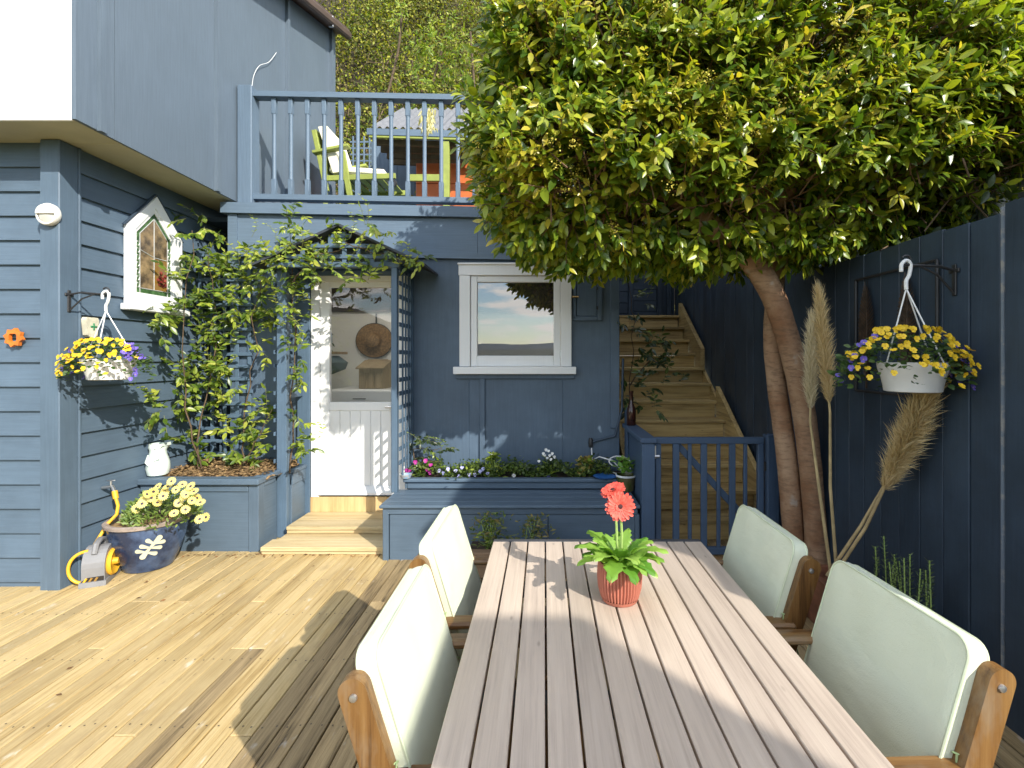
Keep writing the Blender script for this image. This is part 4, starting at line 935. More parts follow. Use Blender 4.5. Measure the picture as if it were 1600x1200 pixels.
# ------------------------------------------------------------------ things about the bench and stairs
l2 = thing('bulkhead_light', (.665, YW-.02, 2.5), 'cream oval bulkhead light under the tree leaves on the annex corner', 'wall light')
b = MB(); b.lathe([(.05, 0), (.056, .05), (.046, .07), (.0, .075)], (.665, YW-.022, 2.47), 24, axis=Matrix(((.75, 0, 0), (0, 0, -1), (0, 1.3, 0)))); b.build('lens', ivory, l2, True)
b = MB(); b.tube([(.625, YW-.1, 2.47), (.665, YW-.105, 2.47), (.705, YW-.1, 2.47)], .006, 6); b.tube([(.665, YW-.105, 2.41), (.665, YW-.107, 2.53)], .006, 6); b.build('guard', ivory, l2, True)
pip = thing('water_pipe', (.6, YW, .9), 'thin blue water pipe with black valve on the annex wall', 'pipe')
b = MB(); b.tube([(.45, YW-.03, .775), (.66, YW-.03, .83), (.725, YW-.03, 1.08), (.735, YW-.03, 1.55)], .011, 8); b.build('pipe', dblue('Z'), pip, True)
b = MB(); b.lathe([(.018, -.04), (.022, -.02), (.022, .02), (.014, .045)], (.435, YW-.03, .765), 12); b.build('valve', IRON, pip, True)
hs = thing('drip_hose', (.6, 4.35, .55), 'looped white drip hose lying over the right end of the flower box', 'hose')
b = MB(); b.tube([(.44, 4.5, .72), (.44, 4.45, .62), (.50, 4.4, .66), (.62, 4.38, .63), (.70, 4.33, .54), (.66, 4.3, .535)], .006, 6); b.tube([(.62+.1*math.cos(t)+.06, 4.34+.03*math.sin(t), .60+.055*math.sin(t)+.01*t) for t in np.linspace(-2.5, 5.2, 24)], .006, 6); b.build('hose', WPLAST, hs, True)
gp_ = thing('plant_pot', (.715, 4.22, .517), 'mossy green glass pot with a small plant on the end of the flower box', 'potted plant')
gpx, gpy = .70, 4.15
b = MB(); b.lathe([(.06, .426), (.068, .43), (.08, .54), (.086, .545), (.086, .56), (.08, .56), (.075, .53)], (gpx, gpy, 0), 32); b.build('pot', plain('mossy_glass', (.12, .15, .03), .2, .5, 5, c2=(.2, .14, .07)), gp_, True)
b = MB(); b.lathe([(.087, .546), (.089, .558), (.083, .562)], (gpx, gpy, 0), 32, cap=(0, 0)); b.build('rim', WPLAST, gp_, True)
n = 60; P = np.c_[gpx+NR.randn(n)*.04, gpy+NR.randn(n)*.03, .58+NR.rand(n)*.12]; foliage(gp_, [gl], P, np.c_[NR.randn(n, 2), NR.rand(n)], np.c_[NR.randn(n, 2)*.3, np.ones(n)], NR.uniform(.04, .07, n), np.zeros(n, int), LEAFR, 40, cell=2)
bd = thing('blue_dish', (.52, 4.2, .52), 'shallow bright blue dish on the edge of the flower box', 'dish')
b = MB(); b.lathe([(.07, .518), (.1, .535), (.095, .535), (.06, .524)], (.525, 4.2, 0), 30); b.build('bowl', plain('bright_blue', (.03, .13, .4), .35), bd, True)
sh = thing('shell_bowl', (-1.21, 4.13, .5), 'small white patterned bowl on the left end of the flower box', 'bowl')
b = MB(); b.lathe([(.02, .487+.03), (.04, .492+.03), (.055, .525+.03), (.05, .525+.03), (.03, .505+.03)], (-1.19, 4.185, 0), 24); b.build('bowl', plain('shell_white', (.6, .6, .58), .3, .3, 30, c2=(.2, .35, .5), thr=(.5, .6)), sh, True)
bt = thing('brown_bottle', (.79, 4.42, .946), 'tall dark brown bottle standing on the low side wall by the stairs', 'bottle')
b = MB(); b.lathe([(.038, 0), (.042, .005), (.042, .13), (.036, .16), (.017, .2), (.016, .29), (.02, .295), (.02, .31)], (.79, 4.40, .946), 24); b.build('bottle', plain('brown_glass', (.04, .012, .008), .08, .3), bt, True)
fm = thing('wall_frame', (1.955, 2.75, 1.6), 'thin black metal frame with dark feather shapes on the fence behind the shaded basket', 'wall art')
b = MB(); ya, yb, za, zb2 = 3.05, 2.42, 1.35, 2.04
for p, q in (((ya, za), (ya, zb2)), ((ya, zb2), (yb, zb2)), ((yb, zb2), (yb, za)), ((yb, za), (ya, za))): b.tube([(1.955, *p), (1.955, *q)], .008, 6)
b.build('frame', IRON, fm)
fe = plain('dark_feather', (.05, .03, .018), .6, .5, 25)
for yc in (2.95, 2.62):
    b = MB(); b.tube([(1.955, yc, 1.37), (1.952, yc-.01, 1.98)], .005, 5)
    for k in range(26):
        z = 1.42+.0215*k; L = .075*math.sin(math.pi*min(1, (k+3)/30))
        for s in (-1, 1): b.add([(1.954, yc, z), (1.95, yc+s*L, z+.05), (1.956, yc+s*L*.9, z+.062), (1.954, yc, z+.02)], [(0, 1, 2, 3)])
    b.build('feather', fe, fm)
# terracotta pots by the fence
tc_ = plain('old_terracotta', (.21, .085, .045), .75, .3, 7)
tp = thing('terracotta_trough', (1.68, 2.82, 0), 'square terracotta pot holding the dried pampas stems', 'pot')
b = MB(); b.add([(1.58, 2.72, 0), (1.78, 2.72, 0), (1.78, 2.92, 0), (1.58, 2.92, 0), (1.55, 2.69, .3), (1.81, 2.69, .3), (1.81, 2.95, .3), (1.55, 2.95, .3), (1.58, 2.72, .3), (1.78, 2.72, .3), (1.78, 2.92, .3), (1.58, 2.92, .3), (1.59, 2.73, .25), (1.77, 2.73, .25), (1.77, 2.91, .25), (1.59, 2.91, .25)],
    [(3, 2, 1, 0)]+[(i+o, (i+1) % 4+o, (i+1) % 4+o+4, i+o+4) for o in (0, 4, 8) for i in range(4)]+[(12, 13, 14, 15)]); b.build('pot', tc_, tp)
ap = thing('amber_pot', (1.52, 2.95, 0), 'small amber glazed pot on the deck behind the far right chair', 'pot')
b = MB(); b.lathe([(.07, 0), (.1, .04), (.115, .12), (.1, .19), (.105, .2), (.09, .2), (.08, .15)], (1.50, 2.98, 0), 28); b.build('pot', plain('amber_glaze', (.3, .12, .02), .25, .3, 6), ap, True)
n = 40; P = np.c_[1.5+NR.randn(n)*.05, 2.96+NR.randn(n)*.05, .2+NR.rand(n)*.1]; foliage(ap, [HG], P, np.c_[NR.randn(n, 2), NR.rand(n)], np.c_[NR.randn(n, 2)*.4, np.ones(n)], NR.uniform(.05, .09, n), np.zeros(n, int), LEAFR, 40, cell=2)
rt = thing('rosemary_trough', (1.8, 2.48, 0), 'rosemary sprigs in a terracotta trough between fence and near right chair', 'potted plant')
b = MB(); b.box((1.8, 2.48, .15), (.18, .5, .29), b=.012); b.build('trough', tc_, rt)
rp_, rd_ = [], []
for k in range(16):
    y = 2.26+.42*R.random(); x = 1.8+R.uniform(-.06, .06); h = R.uniform(.14, .30); b = MB()
    q = [Vector((x, y, .31)), Vector((x+R.uniform(-.03, .03), y+R.uniform(-.03, .03), .31+h))]; b.tube(q, .003, 5); b.build('sprig_stem', stemm, rt)
    for j in range(int(h*200)):
        t_ = j/(h*200); p = q[0].lerp(q[1], .1+.9*t_); a = j*2.4; rp_.append(tuple(p)); rd_.append((math.cos(a), math.sin(a), .8))
n = len(rp_); foliage(rt, [leafmat('rosemary_leaf', (.05, .08, .04), (.08, .12, .06), (.13, .17, .09), .6, .15)], rp_, rd_, NR.randn(n, 3), NR.uniform(.02, .03, n), np.zeros(n, int), (QUADL[0]*[1, .45, 1], QUADL[1]), 0)
# pampas stems
def pampas(path, pl0, c, label, seed, wid):
    rs = np.random.RandomState(seed); path = [Vector(p) for p in path]
    t = thing('pampas_stem', path[0], label, 'dried grass', 'dried pampas stems by the fence')
    b = MB(); b.tube(path, [.010, .009, .007, .003][:len(path)], 7); b.build('stalk', plain('dry_stalk', (.42, .32, .16), .7, .2, 12), t, True)
    cu = [0]
    for a, q in zip(path, path[1:]): cu.append(cu[-1]+(q-a).length)
    def pos(s):
        s *= cu[-1]
        for i in range(len(path)-1):
            if s <= cu[i+1] or i == len(path)-2: return path[i].lerp(path[i+1], (s-cu[i])/(cu[i+1]-cu[i])), (path[i+1]-path[i]).normalized()
    n = 5200; P = []; D = []; S = []
    for i in range(n):
        u = rs.rand()**.9; s = pl0+(1-pl0)*u; p, d = pos(s); w_ = wid*(math.sin(math.pi*min(1, .12+u*.88))**.7); o = Vector(rs.randn(3)); o -= d*o.dot(d); o.normalize()
        P.append(tuple(p+o*w_*.25*rs.rand())); q = (o*w_*rs.uniform(.25, 1.25)+d*rs.uniform(.05, .13)+Vector(rs.randn(3))*.012+Vector((0, 0, -.02))); D.append(tuple(q)); S.append(q.length*rs.uniform(.6, 1.1))
    tv = (np.array([(0, -.012, 0), (0, .012, 0), (.5, .014, .05), (.5, -.014, .05), (1, 0, .0)]), np.array([(0, 1, 2, 3), (3, 2, 4, 4)]))
    tv = (np.array([(0, -.012, 0), (.4, -.018, .06), (1, 0, -.14), (.4, .018, .06)]), np.array([(0, 1, 2, 3)]))
    Dn, Y, Z = basis(np.array(D), rs.randn(n, 3)); scatter_mesh('plume', [c], np.array(P), Dn, Y, Z, np.array(S), np.zeros(n, int), tv, t)
pm1 = leafmat('pale_plume', (.55, .47, .33), (.64, .56, .4), (.72, .65, .5), .9, .2, .1); pm2 = leafmat('tan_plume', (.56, .42, .22), (.66, .52, .3), (.74, .62, .39), .9, .2, .1)
pampas([(1.66, 2.80, .25), (1.60, 2.83, .8), at(1266, 660, 2.9), at(1268, 505, 2.88)], .66, pm1, 'pale whitish pampas plume beside the tree trunk', 1, .042)
pampas([(1.69, 2.8, .25), (1.66, 2.82, .8), at(1297, 645, 2.85), at(1280, 462, 2.85)], .62, pm2, 'tall tan pampas plume standing right of the tree trunk', 2, .05)
pampas([(1.63, 2.8, .3), at(1345, 822, 2.68), at(1385, 752, 2.58), at(1450, 590, 2.4)], .5, pm2, 'leaning tan pampas plume reaching up behind the shaded basket', 3, .068)
pampas([(1.66, 2.79, .3), at(1352, 825, 2.65), at(1390, 745, 2.56), at(1460, 605, 2.36)], .5, pm2, 'second leaning tan pampas plume nearer the fence boards', 4, .068)
# room contents seen through the door
hat = thing('straw_hat', (-2.05, 6.25, 1.77), 'brown straw hat with black edge hanging on the white wall inside the door', 'hat')
st = plain('straw', (.26, .15, .06), .8, .3, 40)
b = MB(); b.lathe([(.235, .0), (.236, .008), (.12, .02), (.105, .03), (.095, .1), (.06, .12), (0, .122)], (-2.186, 6.27, 1.78), 40, axis=Matrix(((1, 0, 0), (0, 0, -1), (0, .93, 0)))); b.build('crown_and_brim', st, hat, True)
b = MB(); b.tube([(-2.186+.237*math.cos(t), 6.265, 1.78+.221*math.sin(t)) for t in np.linspace(0, 6.2832, 33)], .006, 5); b.build('edge_band', IRON, hat, True)
b = MB(); b.bar((-2.17, 6.295, 1.98), (-2.17, 6.295, 2.13), .02, .02, (0, 1, 0)); tag(link('coat_hook', b.mesh('coat_hook', IRON)), 'black coat hook above the straw hat', 'hook')
hat2 = thing('sun_hat', (-1.75, 6.26, 1.72), 'second darker hat at the right edge of the door glass', 'hat')
b = MB(); b.lathe([(.2, .0), (.201, .008), (.1, .02), (.09, .03), (.08, .1), (0, .112)], (-1.71, 6.2, 1.66), 32, axis=Matrix(((1, 0, 0), (0, 0, -1), (0, 1.1, 0)))); b.build('crown_and_brim', plain('dark_straw', (.2, .11, .05), .8, .3, 30), hat2, True)
cb = thing('wooden_cabinet', (-2.05, 5.9, 1.0), 'small wooden cabinet with slatted front on the white bench inside the door', 'cabinet')
ow = wood('old_cabinet_wood', [(.3, (.2, .14, .08)), (.6, (.4, .3, .18))], 'Z', .1, .7, .3)
bx('cabinet_body', ow, cb, (-2.19, -1.9), (5.75, 6.1), (1.19, 1.43)); b = MB(); b.add([(-2.21, 5.7, 1.441), (-1.88, 5.7, 1.441), (-1.92, 6.0, 1.54), (-2.17, 6.0, 1.54)], [(0, 1, 2, 3)]); b.prism([(5.7, 1.425), (6.0, 1.425), (6.0, 1.53), (5.7, 1.44)], -2.21, -1.88, 'yz'); b.build('lid', ow, cb)
for i in range(3): bx('front_slat', ow, cb, (-2.18+.095*i, -2.105+.095*i), (5.735, 5.749), (1.2, 1.38))
fz = thing('chest_freezer', (-1.9, 5.9, .26), 'white bench-height appliance inside the door', 'appliance')
bx('body', WHITE, fz, (-2.5, -1.5), (5.6, 6.25), (.26, 1.19), .02); bx('badge', IRON, fz, (-2.2, -2.05), (5.592, 5.599), (1.08, 1.09), .001)
dr = thing('drying_rack', (-2.6, 5.2, .26), 'white wire drying rack at the left inside the door', 'rack')
b = MB()
for k in range(3): b.bar((-2.56+.08*k, 5.3, .3), (-2.62+.08*k, 5.3, 1.52-.12*k), .02, .02, (0, 1, 0))
dr_ = b.build('upright', WHITE, dr); b = MB()
for k in range(6): b.bar((-2.62, 5.29, .9+.1*k), (-2.36, 5.29, .87+.1*k), .012, .012, (0, 0, 1))
b.build('rung', WHITE, dr)
br = thing('blue_brush', (-2.3, 5.5, .26), 'long blue-handled brush upright inside the door', 'brush')
b = MB(); b.tube([(-2.42, 5.5, .3), (-2.42, 5.5, 1.75)], .011, 6); b.lathe([(.01, 1.7), (.028, 1.74), (.022, 1.83), (.0, 1.86)], (-2.42, 5.5, 0), 10); b.build('handle', plain('blue_handle', (.1, .17, .28), .4), br, True)
shf = thing('shelf', (-2.7, 5.9, 1.6), 'wooden shelf with plants and dark cloth at the left inside the door', 'shelf')
bx('shelf_board', ow, shf, (-2.88, -2.42), (5.7, 6.0), (1.60, 1.63)); b = MB(); b.lathe([(.02, 1.36), (.17, 1.42), (.2, 1.5), (.1, 1.58)], (-2.55, 5.8, 0), 16); b.build('hanging_cloth', plain('teal_cloth', (.06, .1, .12), .8), shf, True)
n = 90; P = np.c_[-2.72+NR.randn(n)*.09, 5.85+NR.randn(n)*.06, 1.66+np.abs(NR.randn(n))*.12]; foliage(shf, [HG], P, NR.randn(n, 3), NR.randn(n, 3), NR.uniform(.05, .09, n), np.zeros(n, int), LEAFN, 0)
cl = thing('ceiling_light', (-.3, 5.6, 2.53), 'round white ceiling light inside, showing through the window', 'ceiling light')
b = MB(); b.lathe([(.0, -.04), (.13, -.035), (.15, 0)], (-.14, 5.6, 2.555), 28); b.build('diffuser', plain('lit_diffuser', (.9, .85, .75), .4, 0, 1, emit=14), cl, True)
fill_light = thing('ceiling_light', (-1.7, 5.5, 2.53), 'added unseen light above the door passage to brighten the room', 'ceiling light')
b = MB(); b.lathe([(.0, -.04), (.14, -.035), (.16, 0)], (-1.9, 5.3, 2.555), 28); b.build('diffuser', plain('lit_diffuser', (.9, .85, .75)), fill_light, True)  # extra glowing disc added to brighten the room behind the door
# ------------------------------------------------------------------ porch arbour and corner trellis
ab = thing('door_arbour', (-1.75, 4.2, 0), 'blue lattice arbour with gabled roof around the white door', 'arbour')
LB = lambda a: paint('lattice_paint', (.095, .15, .215), a, chips=.8)
bx('post', LB('Z'), ab, (-2.31, -2.225), (4.20, 4.258), (0, 2.315)); bx('wall_post', LB('Z'), ab, (-2.285, -2.17), (4.50, 4.548), (.1, 2.315))
bx('post', LB('Z'), ab, (-1.285, -1.235), (4.085, 4.14), (.42, 2.315)); bx('wall_post', LB('Z'), ab, (-1.262, -1.215), (4.50, 4.527), (.42, 2.315))
bx('header', LB('X'), ab, (-2.33, -1.215), (4.087, 4.14), (2.316, 2.362)); bx('header', LB('X'), ab, (-2.33, -1.215), (4.50, 4.526), (2.316, 2.362))
bx('mid_rail', LB('Y'), ab, (-2.27, -2.23), (4.262, 4.498), (1.20, 1.28)); bx('side_rail', LB('Y'), ab, (-2.30, -2.24), (4.142, 4.5), (2.318, 2.36)); bx('side_rail', LB('Y'), ab, (-1.265, -1.22), (4.142, 4.5), (2.318, 2.36))
AX_, AZ = -1.71, 2.675
for s in (-1, 1):
    b = MB(); ex = AX_+s*.72
    b.prism([(AX_, AZ), (ex, AZ-.335), (ex, AZ-.355), (AX_, AZ-.022)], 4.04, 4.545, 'xz'); b.build('roof_sheet', plain('roof_edge_black', (.03, .036, .045), .6), ab)
rl = lambda x: AZ-.04-.465*abs(x-AX_)
x = -2.28
while x < -1.2:
    if rl(x) > 2.37: bx('lattice_slat', LB('Z'), ab, (x-.019, x+.019), (4.112, 4.122), (2.3625, rl(x)), .002)
    x += .118
for z in (2.41, 2.50, 2.585):
    hw = (AZ-.05-z)/.465; bx('lattice_slat', LB('X'), ab, (max(-2.32, AX_-hw), min(-1.225, AX_+hw)), (4.1, 4.111), (z-.017, z+.017), .002)
for i in range(15):
    z = .66+.118*i
    bx('lattice_slat', LB('Y'), ab, (-2.337, -2.324), (4.2, 4.50), (z-.017, z+.017), .002)
    bx('lattice_slat', LB('Y'), ab, (-1.236, -1.226), (4.142, 4.545), (z-.019, z+.019), .002)
for y in (4.30, 4.40): bx('lattice_slat', LB('Z'), ab, (-2.322, -2.312), (y-.017, y+.017), (.59, 2.31), .002)
for y in (4.20, 4.29, 4.38, 4.47): bx('lattice_slat', LB('Z'), ab, (-1.225, -1.216), (y-.016, y+.016), (.52, 2.31), .002)
tr = thing('corner_trellis', (-3.0, 4.53, .55), 'blue square lattice panel in the corner behind the green vine', 'trellis')
for i in range(5): x = -3.2+.115*i; bx('lattice_slat', LB('Z'), tr, (x-.017, x+.017), (4.52, 4.53), (.6, 2.52), .002)
for i in range(17): z = .67+.115*i; bx('lattice_slat', LB('X'), tr, (-3.225, -2.70), (4.508, 4.519), (z-.016, z+.016), .002)
bx('passage_blocker', dblue('Z'), annex, (-3.235, -2.935), (5.3, 5.34), (-.1, 2.89), 0)  # added sheet closing the passage so the gap stays dark
bx('passage_ceiling', dblue('Z'), annex, (-3.235, -2.935), (4.62, 5.3), (2.85, 2.89), 0)

# ------------------------------------------------------------------ climbing vines
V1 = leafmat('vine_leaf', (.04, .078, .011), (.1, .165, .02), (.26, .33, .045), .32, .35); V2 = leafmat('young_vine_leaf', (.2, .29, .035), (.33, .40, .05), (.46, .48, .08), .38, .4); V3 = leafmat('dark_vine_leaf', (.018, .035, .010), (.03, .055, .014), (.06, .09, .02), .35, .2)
STEM = plain('brown_stem', (.1, .065, .035), .8, .3, 20)
def vine(label, cat, clusters, stems, dens, size, seed, dfun, n_ind, yng=.2, mats=None, jit=.07, name='climbing_vine', tend=14):
    rs = np.random.RandomState(seed); c0 = clusters[0]
    base = stems[0][0]; bp = at(*base)
    t = thing(name, bp, label, cat)
    for s in stems:
        pts = [at(*p) for p in s]; fine = []
        for a, q in zip(pts, pts[1:]):
            for k in range(4): fine.append(a.lerp(q, k/4)+Vector(rs.randn(3)*.012))
        fine.append(pts[-1]); b = MB(); b.tube(fine, list(np.linspace(.0075, .0025, len(fine))), 6); b.build('vine_stem', STEM, t, True)
    P, D, Nn, S, MI = [], [], [], [], []; tb = MB()
    for cl_ in clusters:
        cx, cy, r = cl_[:3]; yy = cl_[3] if len(cl_) > 3 else yng; n = max(4, int(1.9*dens*math.pi*r*r/7))
        for i in range(n):                             # small sprays of ~7 leaves
            q = math.sqrt(rs.rand()); a = rs.rand()*6.28; x, y = cx+r*q*math.cos(a), cy+r*q*math.sin(a)
            p = np.array(at(x, y, dfun(x, y)+rs.randn()*jit)); d = np.array([rs.randn()*.8, -.5+rs.randn()*.4, .15+rs.randn()*.7]); d /= np.linalg.norm(d)
            y_ = rs.rand() < yy; L = rs.uniform(.08, .16)
            tb.tube([p, p+d*L*.6+[0, 0, .01], p+d*L], .0018, 4, cap=False)
            for k in range(7):
                s = (k//2+.7)/4; o = np.cross(d, [0.3*rs.randn(), .3*rs.randn(), 1]); o /= np.linalg.norm(o); o *= (1 if k % 2 else -1)
                P.append(p+d*L*s); D.append(o*(1 if k < 6 else .1)+d*.8+np.array([0, 0, -.35])+rs.randn(3)*.2); Nn.append(np.array([.25, -.8, .75])+rs.randn(3)*.45); S.append(size*rs.uniform(.6, 1.15)); MI.append(1 if y_ else 0)
    for k in range(tend):                               # loose tendrils
        cl_ = clusters[rs.randint(len(clusters))]; x, y = cl_[0]+rs.randn()*cl_[2]*.8, cl_[1]-abs(rs.randn())*cl_[2]*.5; p = np.array(at(x, y, dfun(x, y)-.05)); d = np.array([rs.randn()*.5, -.3, .5+rs.rand()*.6]); d /= np.linalg.norm(d); L = rs.uniform(.15, .3)
        q = [p+d*L*s+np.array([.04*math.sin(3*s), 0, -.06*s*s]) for s in np.linspace(0, 1, 6)]; tb.tube(q, .0016, 4, cap=False)
        for s in range(1, 6):
            for e_ in (-1, 1): P.append(q[s]); D.append(np.array([e_, -.3, .4])+rs.randn(3)*.3); Nn.append(np.array([.2, -.7, .7])+rs.randn(3)*.4); S.append(size*.55*rs.uniform(.6, 1)); MI.append(1)
    tb.build('tendrils', plain('tendril_green', (.16, .17, .05), .7), t)['kind'] = 'stuff'
    foliage(t, mats or [V1, V2], P, D, Nn, S, MI, LEAF, n_ind, cell=4); return t
dA = lambda x, y: min(4.40, 3.12*F/max(50, VX-x))
vine('leafy green climbing vine covering the corner trellis above the planter', 'vine',
     [(300, 352, 26), (330, 392, 34), (292, 420, 30), (345, 440, 40), (385, 425, 40, .35), (415, 405, 36, .5), (400, 468, 42, .35), (345, 490, 42), (300, 500, 38), (258, 500, 26), (330, 545, 36), (300, 585, 40), (330, 605, 32), (272, 632, 32), (250, 645, 16), (372, 640, 36, .45), (392, 678, 28, .5), (384, 712, 24, .4), (408, 720, 16), (298, 675, 28), (312, 716, 28, .1), (352, 585, 24), (425, 500, 26, .5), (418, 540, 18, .6), (372, 520, 22), (420, 640, 14, .4), (362, 712, 12)],
     [[(312, 738, 4.2), (308, 680, 4.25), (330, 600, 4.35), (335, 480, 4.38), (325, 395, 4.2)], [(380, 735, 4.3), (379, 670, 4.35), (395, 580, 4.38), (400, 470, 4.35), (420, 400, 4.2)], [(380, 735, 4.3), (400, 690, 4.25), (425, 640, 4.2)], [(318, 735, 4.2), (290, 640, 4.1), (285, 520, 4.1), (300, 360, 4.2)]], .0145, .072, 21, dA, 300)
dB = lambda x, y: 4.06 if y < 425 else (4.17 if x < 480 else 4.05)
vine('bright green climber trailing over the arbour roof and its left post', 'vine',
     [(452, 345, 24, .2), (455, 372, 24, .3), (440, 400, 32, .5), (452, 430, 30, .5), (455, 465, 26, .6), (440, 490, 22, .5), (464, 505, 17), (462, 540, 15), (466, 572, 14), (462, 600, 10), (464, 655, 13), (470, 693, 15), (481, 696, 10), (500, 385, 24, .4), (528, 372, 20, .5), (520, 402, 22), (552, 378, 18, .4), (565, 405, 16), (592, 400, 20, .5), (618, 402, 20, .5), (645, 410, 18), (485, 420, 20), (500, 438, 12), (545, 434, 10), (578, 436, 9), (602, 366, 11, .7), (576, 352, 7, .8), (480, 400, 24, .4), (660, 400, 7)],
     [[(455, 735, 4.25), (458, 650, 4.23), (462, 540, 4.22), (458, 440, 4.18), (452, 350, 4.12)], [(458, 440, 4.18), (490, 405, 4.06), (540, 380, 4.05), (600, 400, 4.05), (650, 410, 4.1)]], .0155, .062, 33, dB, 300)
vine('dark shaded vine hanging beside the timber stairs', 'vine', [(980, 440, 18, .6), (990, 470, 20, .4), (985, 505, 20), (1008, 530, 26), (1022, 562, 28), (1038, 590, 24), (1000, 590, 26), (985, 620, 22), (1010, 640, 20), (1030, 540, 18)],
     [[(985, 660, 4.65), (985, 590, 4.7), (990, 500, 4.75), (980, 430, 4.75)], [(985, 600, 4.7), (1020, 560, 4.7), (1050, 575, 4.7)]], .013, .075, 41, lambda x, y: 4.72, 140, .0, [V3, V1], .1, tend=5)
vine('thin dark climber at the foot of the right arbour lattice', 'vine', [(648, 690, 12), (668, 698, 12), (655, 716, 10), (690, 705, 9)], [[(640, 745, 4.4), (648, 700, 4.42), (690, 700, 4.45)]], .013, .05, 44, lambda x, y: 4.42, 40, .1, [V3, V1], .03, tend=3)

# ------------------------------------------------------------------ the clipped tree
bark, nt, b_ = newmat('tree_bark'); v, r_ = coords(nt, (9, 9, 34)); v2, _ = coords(nt)
n1 = noise(nt, v, 1.6, 5, .65); n2 = noise(nt, v2, 3.5, 5)
col = mix(nt, ramp(nt, n2, [(.38, (0, 0, 0)), (.62, (1, 1, 1))]), (.25, .125, .062), (.42, .27, .165)); col = mix(nt, ramp(nt, n1, [(.35, (.5, .5, .5)), (.52, (0, 0, 0))]), col, (.11, .068, .042))
v3, _ = coords(nt, (1, 1, 1)); s = noise(nt, v3, 7, 3); col = mix(nt, ramp(nt, s, [(.66, (0, 0, 0)), (.72, (.6, .6, .6))]), col, (.42, .38, .33))
nt.links.new(col, b_.inputs['Base Color']); b_.inputs['Roughness'].default_value = .8; bumpn(nt, b_, n1, .45, .012)
tree = thing('clipped_tree', (1.8, 3.4, 0), 'large clipped evergreen tree with leaning double trunk shading the gate', 'tree')
def limb(path, r0, r1, name='trunk', n=14, wob=.025):
    p = smooth(path); k = len(p); b = MB(); b.tube(p, [r0+(r1-r0)*i/(k-1) for i in range(k)], n, wob=wob); return b.build(name, bark, tree, True)
T = lambda px, py, d: tuple(at(px, py, d))
limb([T(1279, 915, 3.4), T(1272, 800, 3.4), T(1262, 690, 3.36), T(1250, 610, 3.32), T(1234, 540, 3.28), T(1207, 460, 3.22), T(1172, 405, 3.16), T(1135, 372, 3.1), T(1085, 330, 3.05), T(1050, 240, 3.05)], .072, .078)
limb([T(1243, 915, 3.5), T(1237, 800, 3.5), T(1226, 690, 3.48), T(1212, 590, 3.46), T(1207, 520, 3.42), T(1212, 440, 3.36), T(1218, 360, 3.3), T(1225, 250, 3.25)], .075, .05)
limb([T(1178, 412, 3.16), T(1195, 340, 3.1), T(1175, 220, 3.05), T(1158, 90, 3.0)], .075, .04, 'branch', 10); limb([T(1085, 330, 3.05), T(980, 270, 3.1), T(880, 190, 3.15)], .05, .02, 'branch', 8)
limb([T(1218, 370, 3.3), T(1320, 280, 3.2), T(1450, 200, 3.1)], .04, .015, 'branch', 8); limb([T(1195, 340, 3.1), T(1290, 240, 3.0), T(1400, 130, 2.95)], .04, .015, 'branch', 8); limb([T(1218, 400, 3.3), T(1290, 350, 3.5), T(1380, 345, 3.6)], .025, .01, 'branch', 8)
CC = np.array([1.25, 3.2, 2.97]); RR = np.array([1.65, .66, .74])
rs = np.random.RandomState(77); pts, dirs, yng = [], [], []
while len(pts) < 4700:
    u = rs.uniform(-1, 1, 3); q = (np.abs(u)**7).sum()**(1/7)
    if q > 1 or q < .35: continue
    shell = q > .78
    if not shell and rs.rand() < .68: continue
    p = CC+u*RR
    if p[2] < 2.55 and p[1] < 2.58+(2.55-p[2])*1.35: continue
    lump = .5+.5*math.sin(p[0]*5.1+1.2*math.sin(p[2]*4.3))*math.sin(p[2]*5.7+1.7*math.sin(p[0]*3.1+2))
    if shell and u[1] < 0 and rs.rand() < .2*(1-lump): continue
    if u[1] > .5 and rs.rand() < .55: continue
    p = p-u*RR*.10*(1-lump)+np.array([0, 0, .1*max(0, p[0]-1.2)])*(1 if u[2] < 0 else 0)
    d = np.sign(u)*np.abs(u)**4*1.3; d = d+rs.randn(3)*.35+np.array([.05, -.3, .38 if u[2] > -.8 else -.25])
    pts.append(p); dirs.append(d)
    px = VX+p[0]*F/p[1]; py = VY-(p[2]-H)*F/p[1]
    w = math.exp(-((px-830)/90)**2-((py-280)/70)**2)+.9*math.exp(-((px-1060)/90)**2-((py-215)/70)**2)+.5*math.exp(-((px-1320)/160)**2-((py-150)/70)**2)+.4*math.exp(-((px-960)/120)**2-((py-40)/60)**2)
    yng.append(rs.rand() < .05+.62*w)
pts = np.array(pts); dirs = np.array(dirs); yng = np.array(yng)
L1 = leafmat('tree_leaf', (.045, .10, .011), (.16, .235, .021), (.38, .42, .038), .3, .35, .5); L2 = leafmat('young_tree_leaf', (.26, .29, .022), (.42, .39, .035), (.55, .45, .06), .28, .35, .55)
allP, allD, allN, allS, allM = [], [], [], [], []; tw = MB()
for p, d, y_ in zip(pts, dirs, yng):
    P, D, Nn, S = shoots([p], [d], 13, .17, .28, .097 if not y_ else .08, rs)
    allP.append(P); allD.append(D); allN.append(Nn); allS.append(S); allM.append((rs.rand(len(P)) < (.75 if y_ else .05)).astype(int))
    dn = d/np.linalg.norm(d); tw.tube([p-dn*.12+rs.randn(3)*.02, p, p+dn*.15], [.005, .004, .0015], 4, cap=False)
for i in range(70):
    p = pts[rs.randint(len(pts))]; c = CC+np.array([rs.uniform(-1, 1), 0, -.2])*RR*.5; q = c+(p-c)*.5+rs.randn(3)*.06; tw.tube([c, q, p], [.014, .009, .004], 5, cap=False)
tw.build('twigs', plain('twig_brown', (.2, .12, .07), .8), tree)['kind'] = 'stuff'
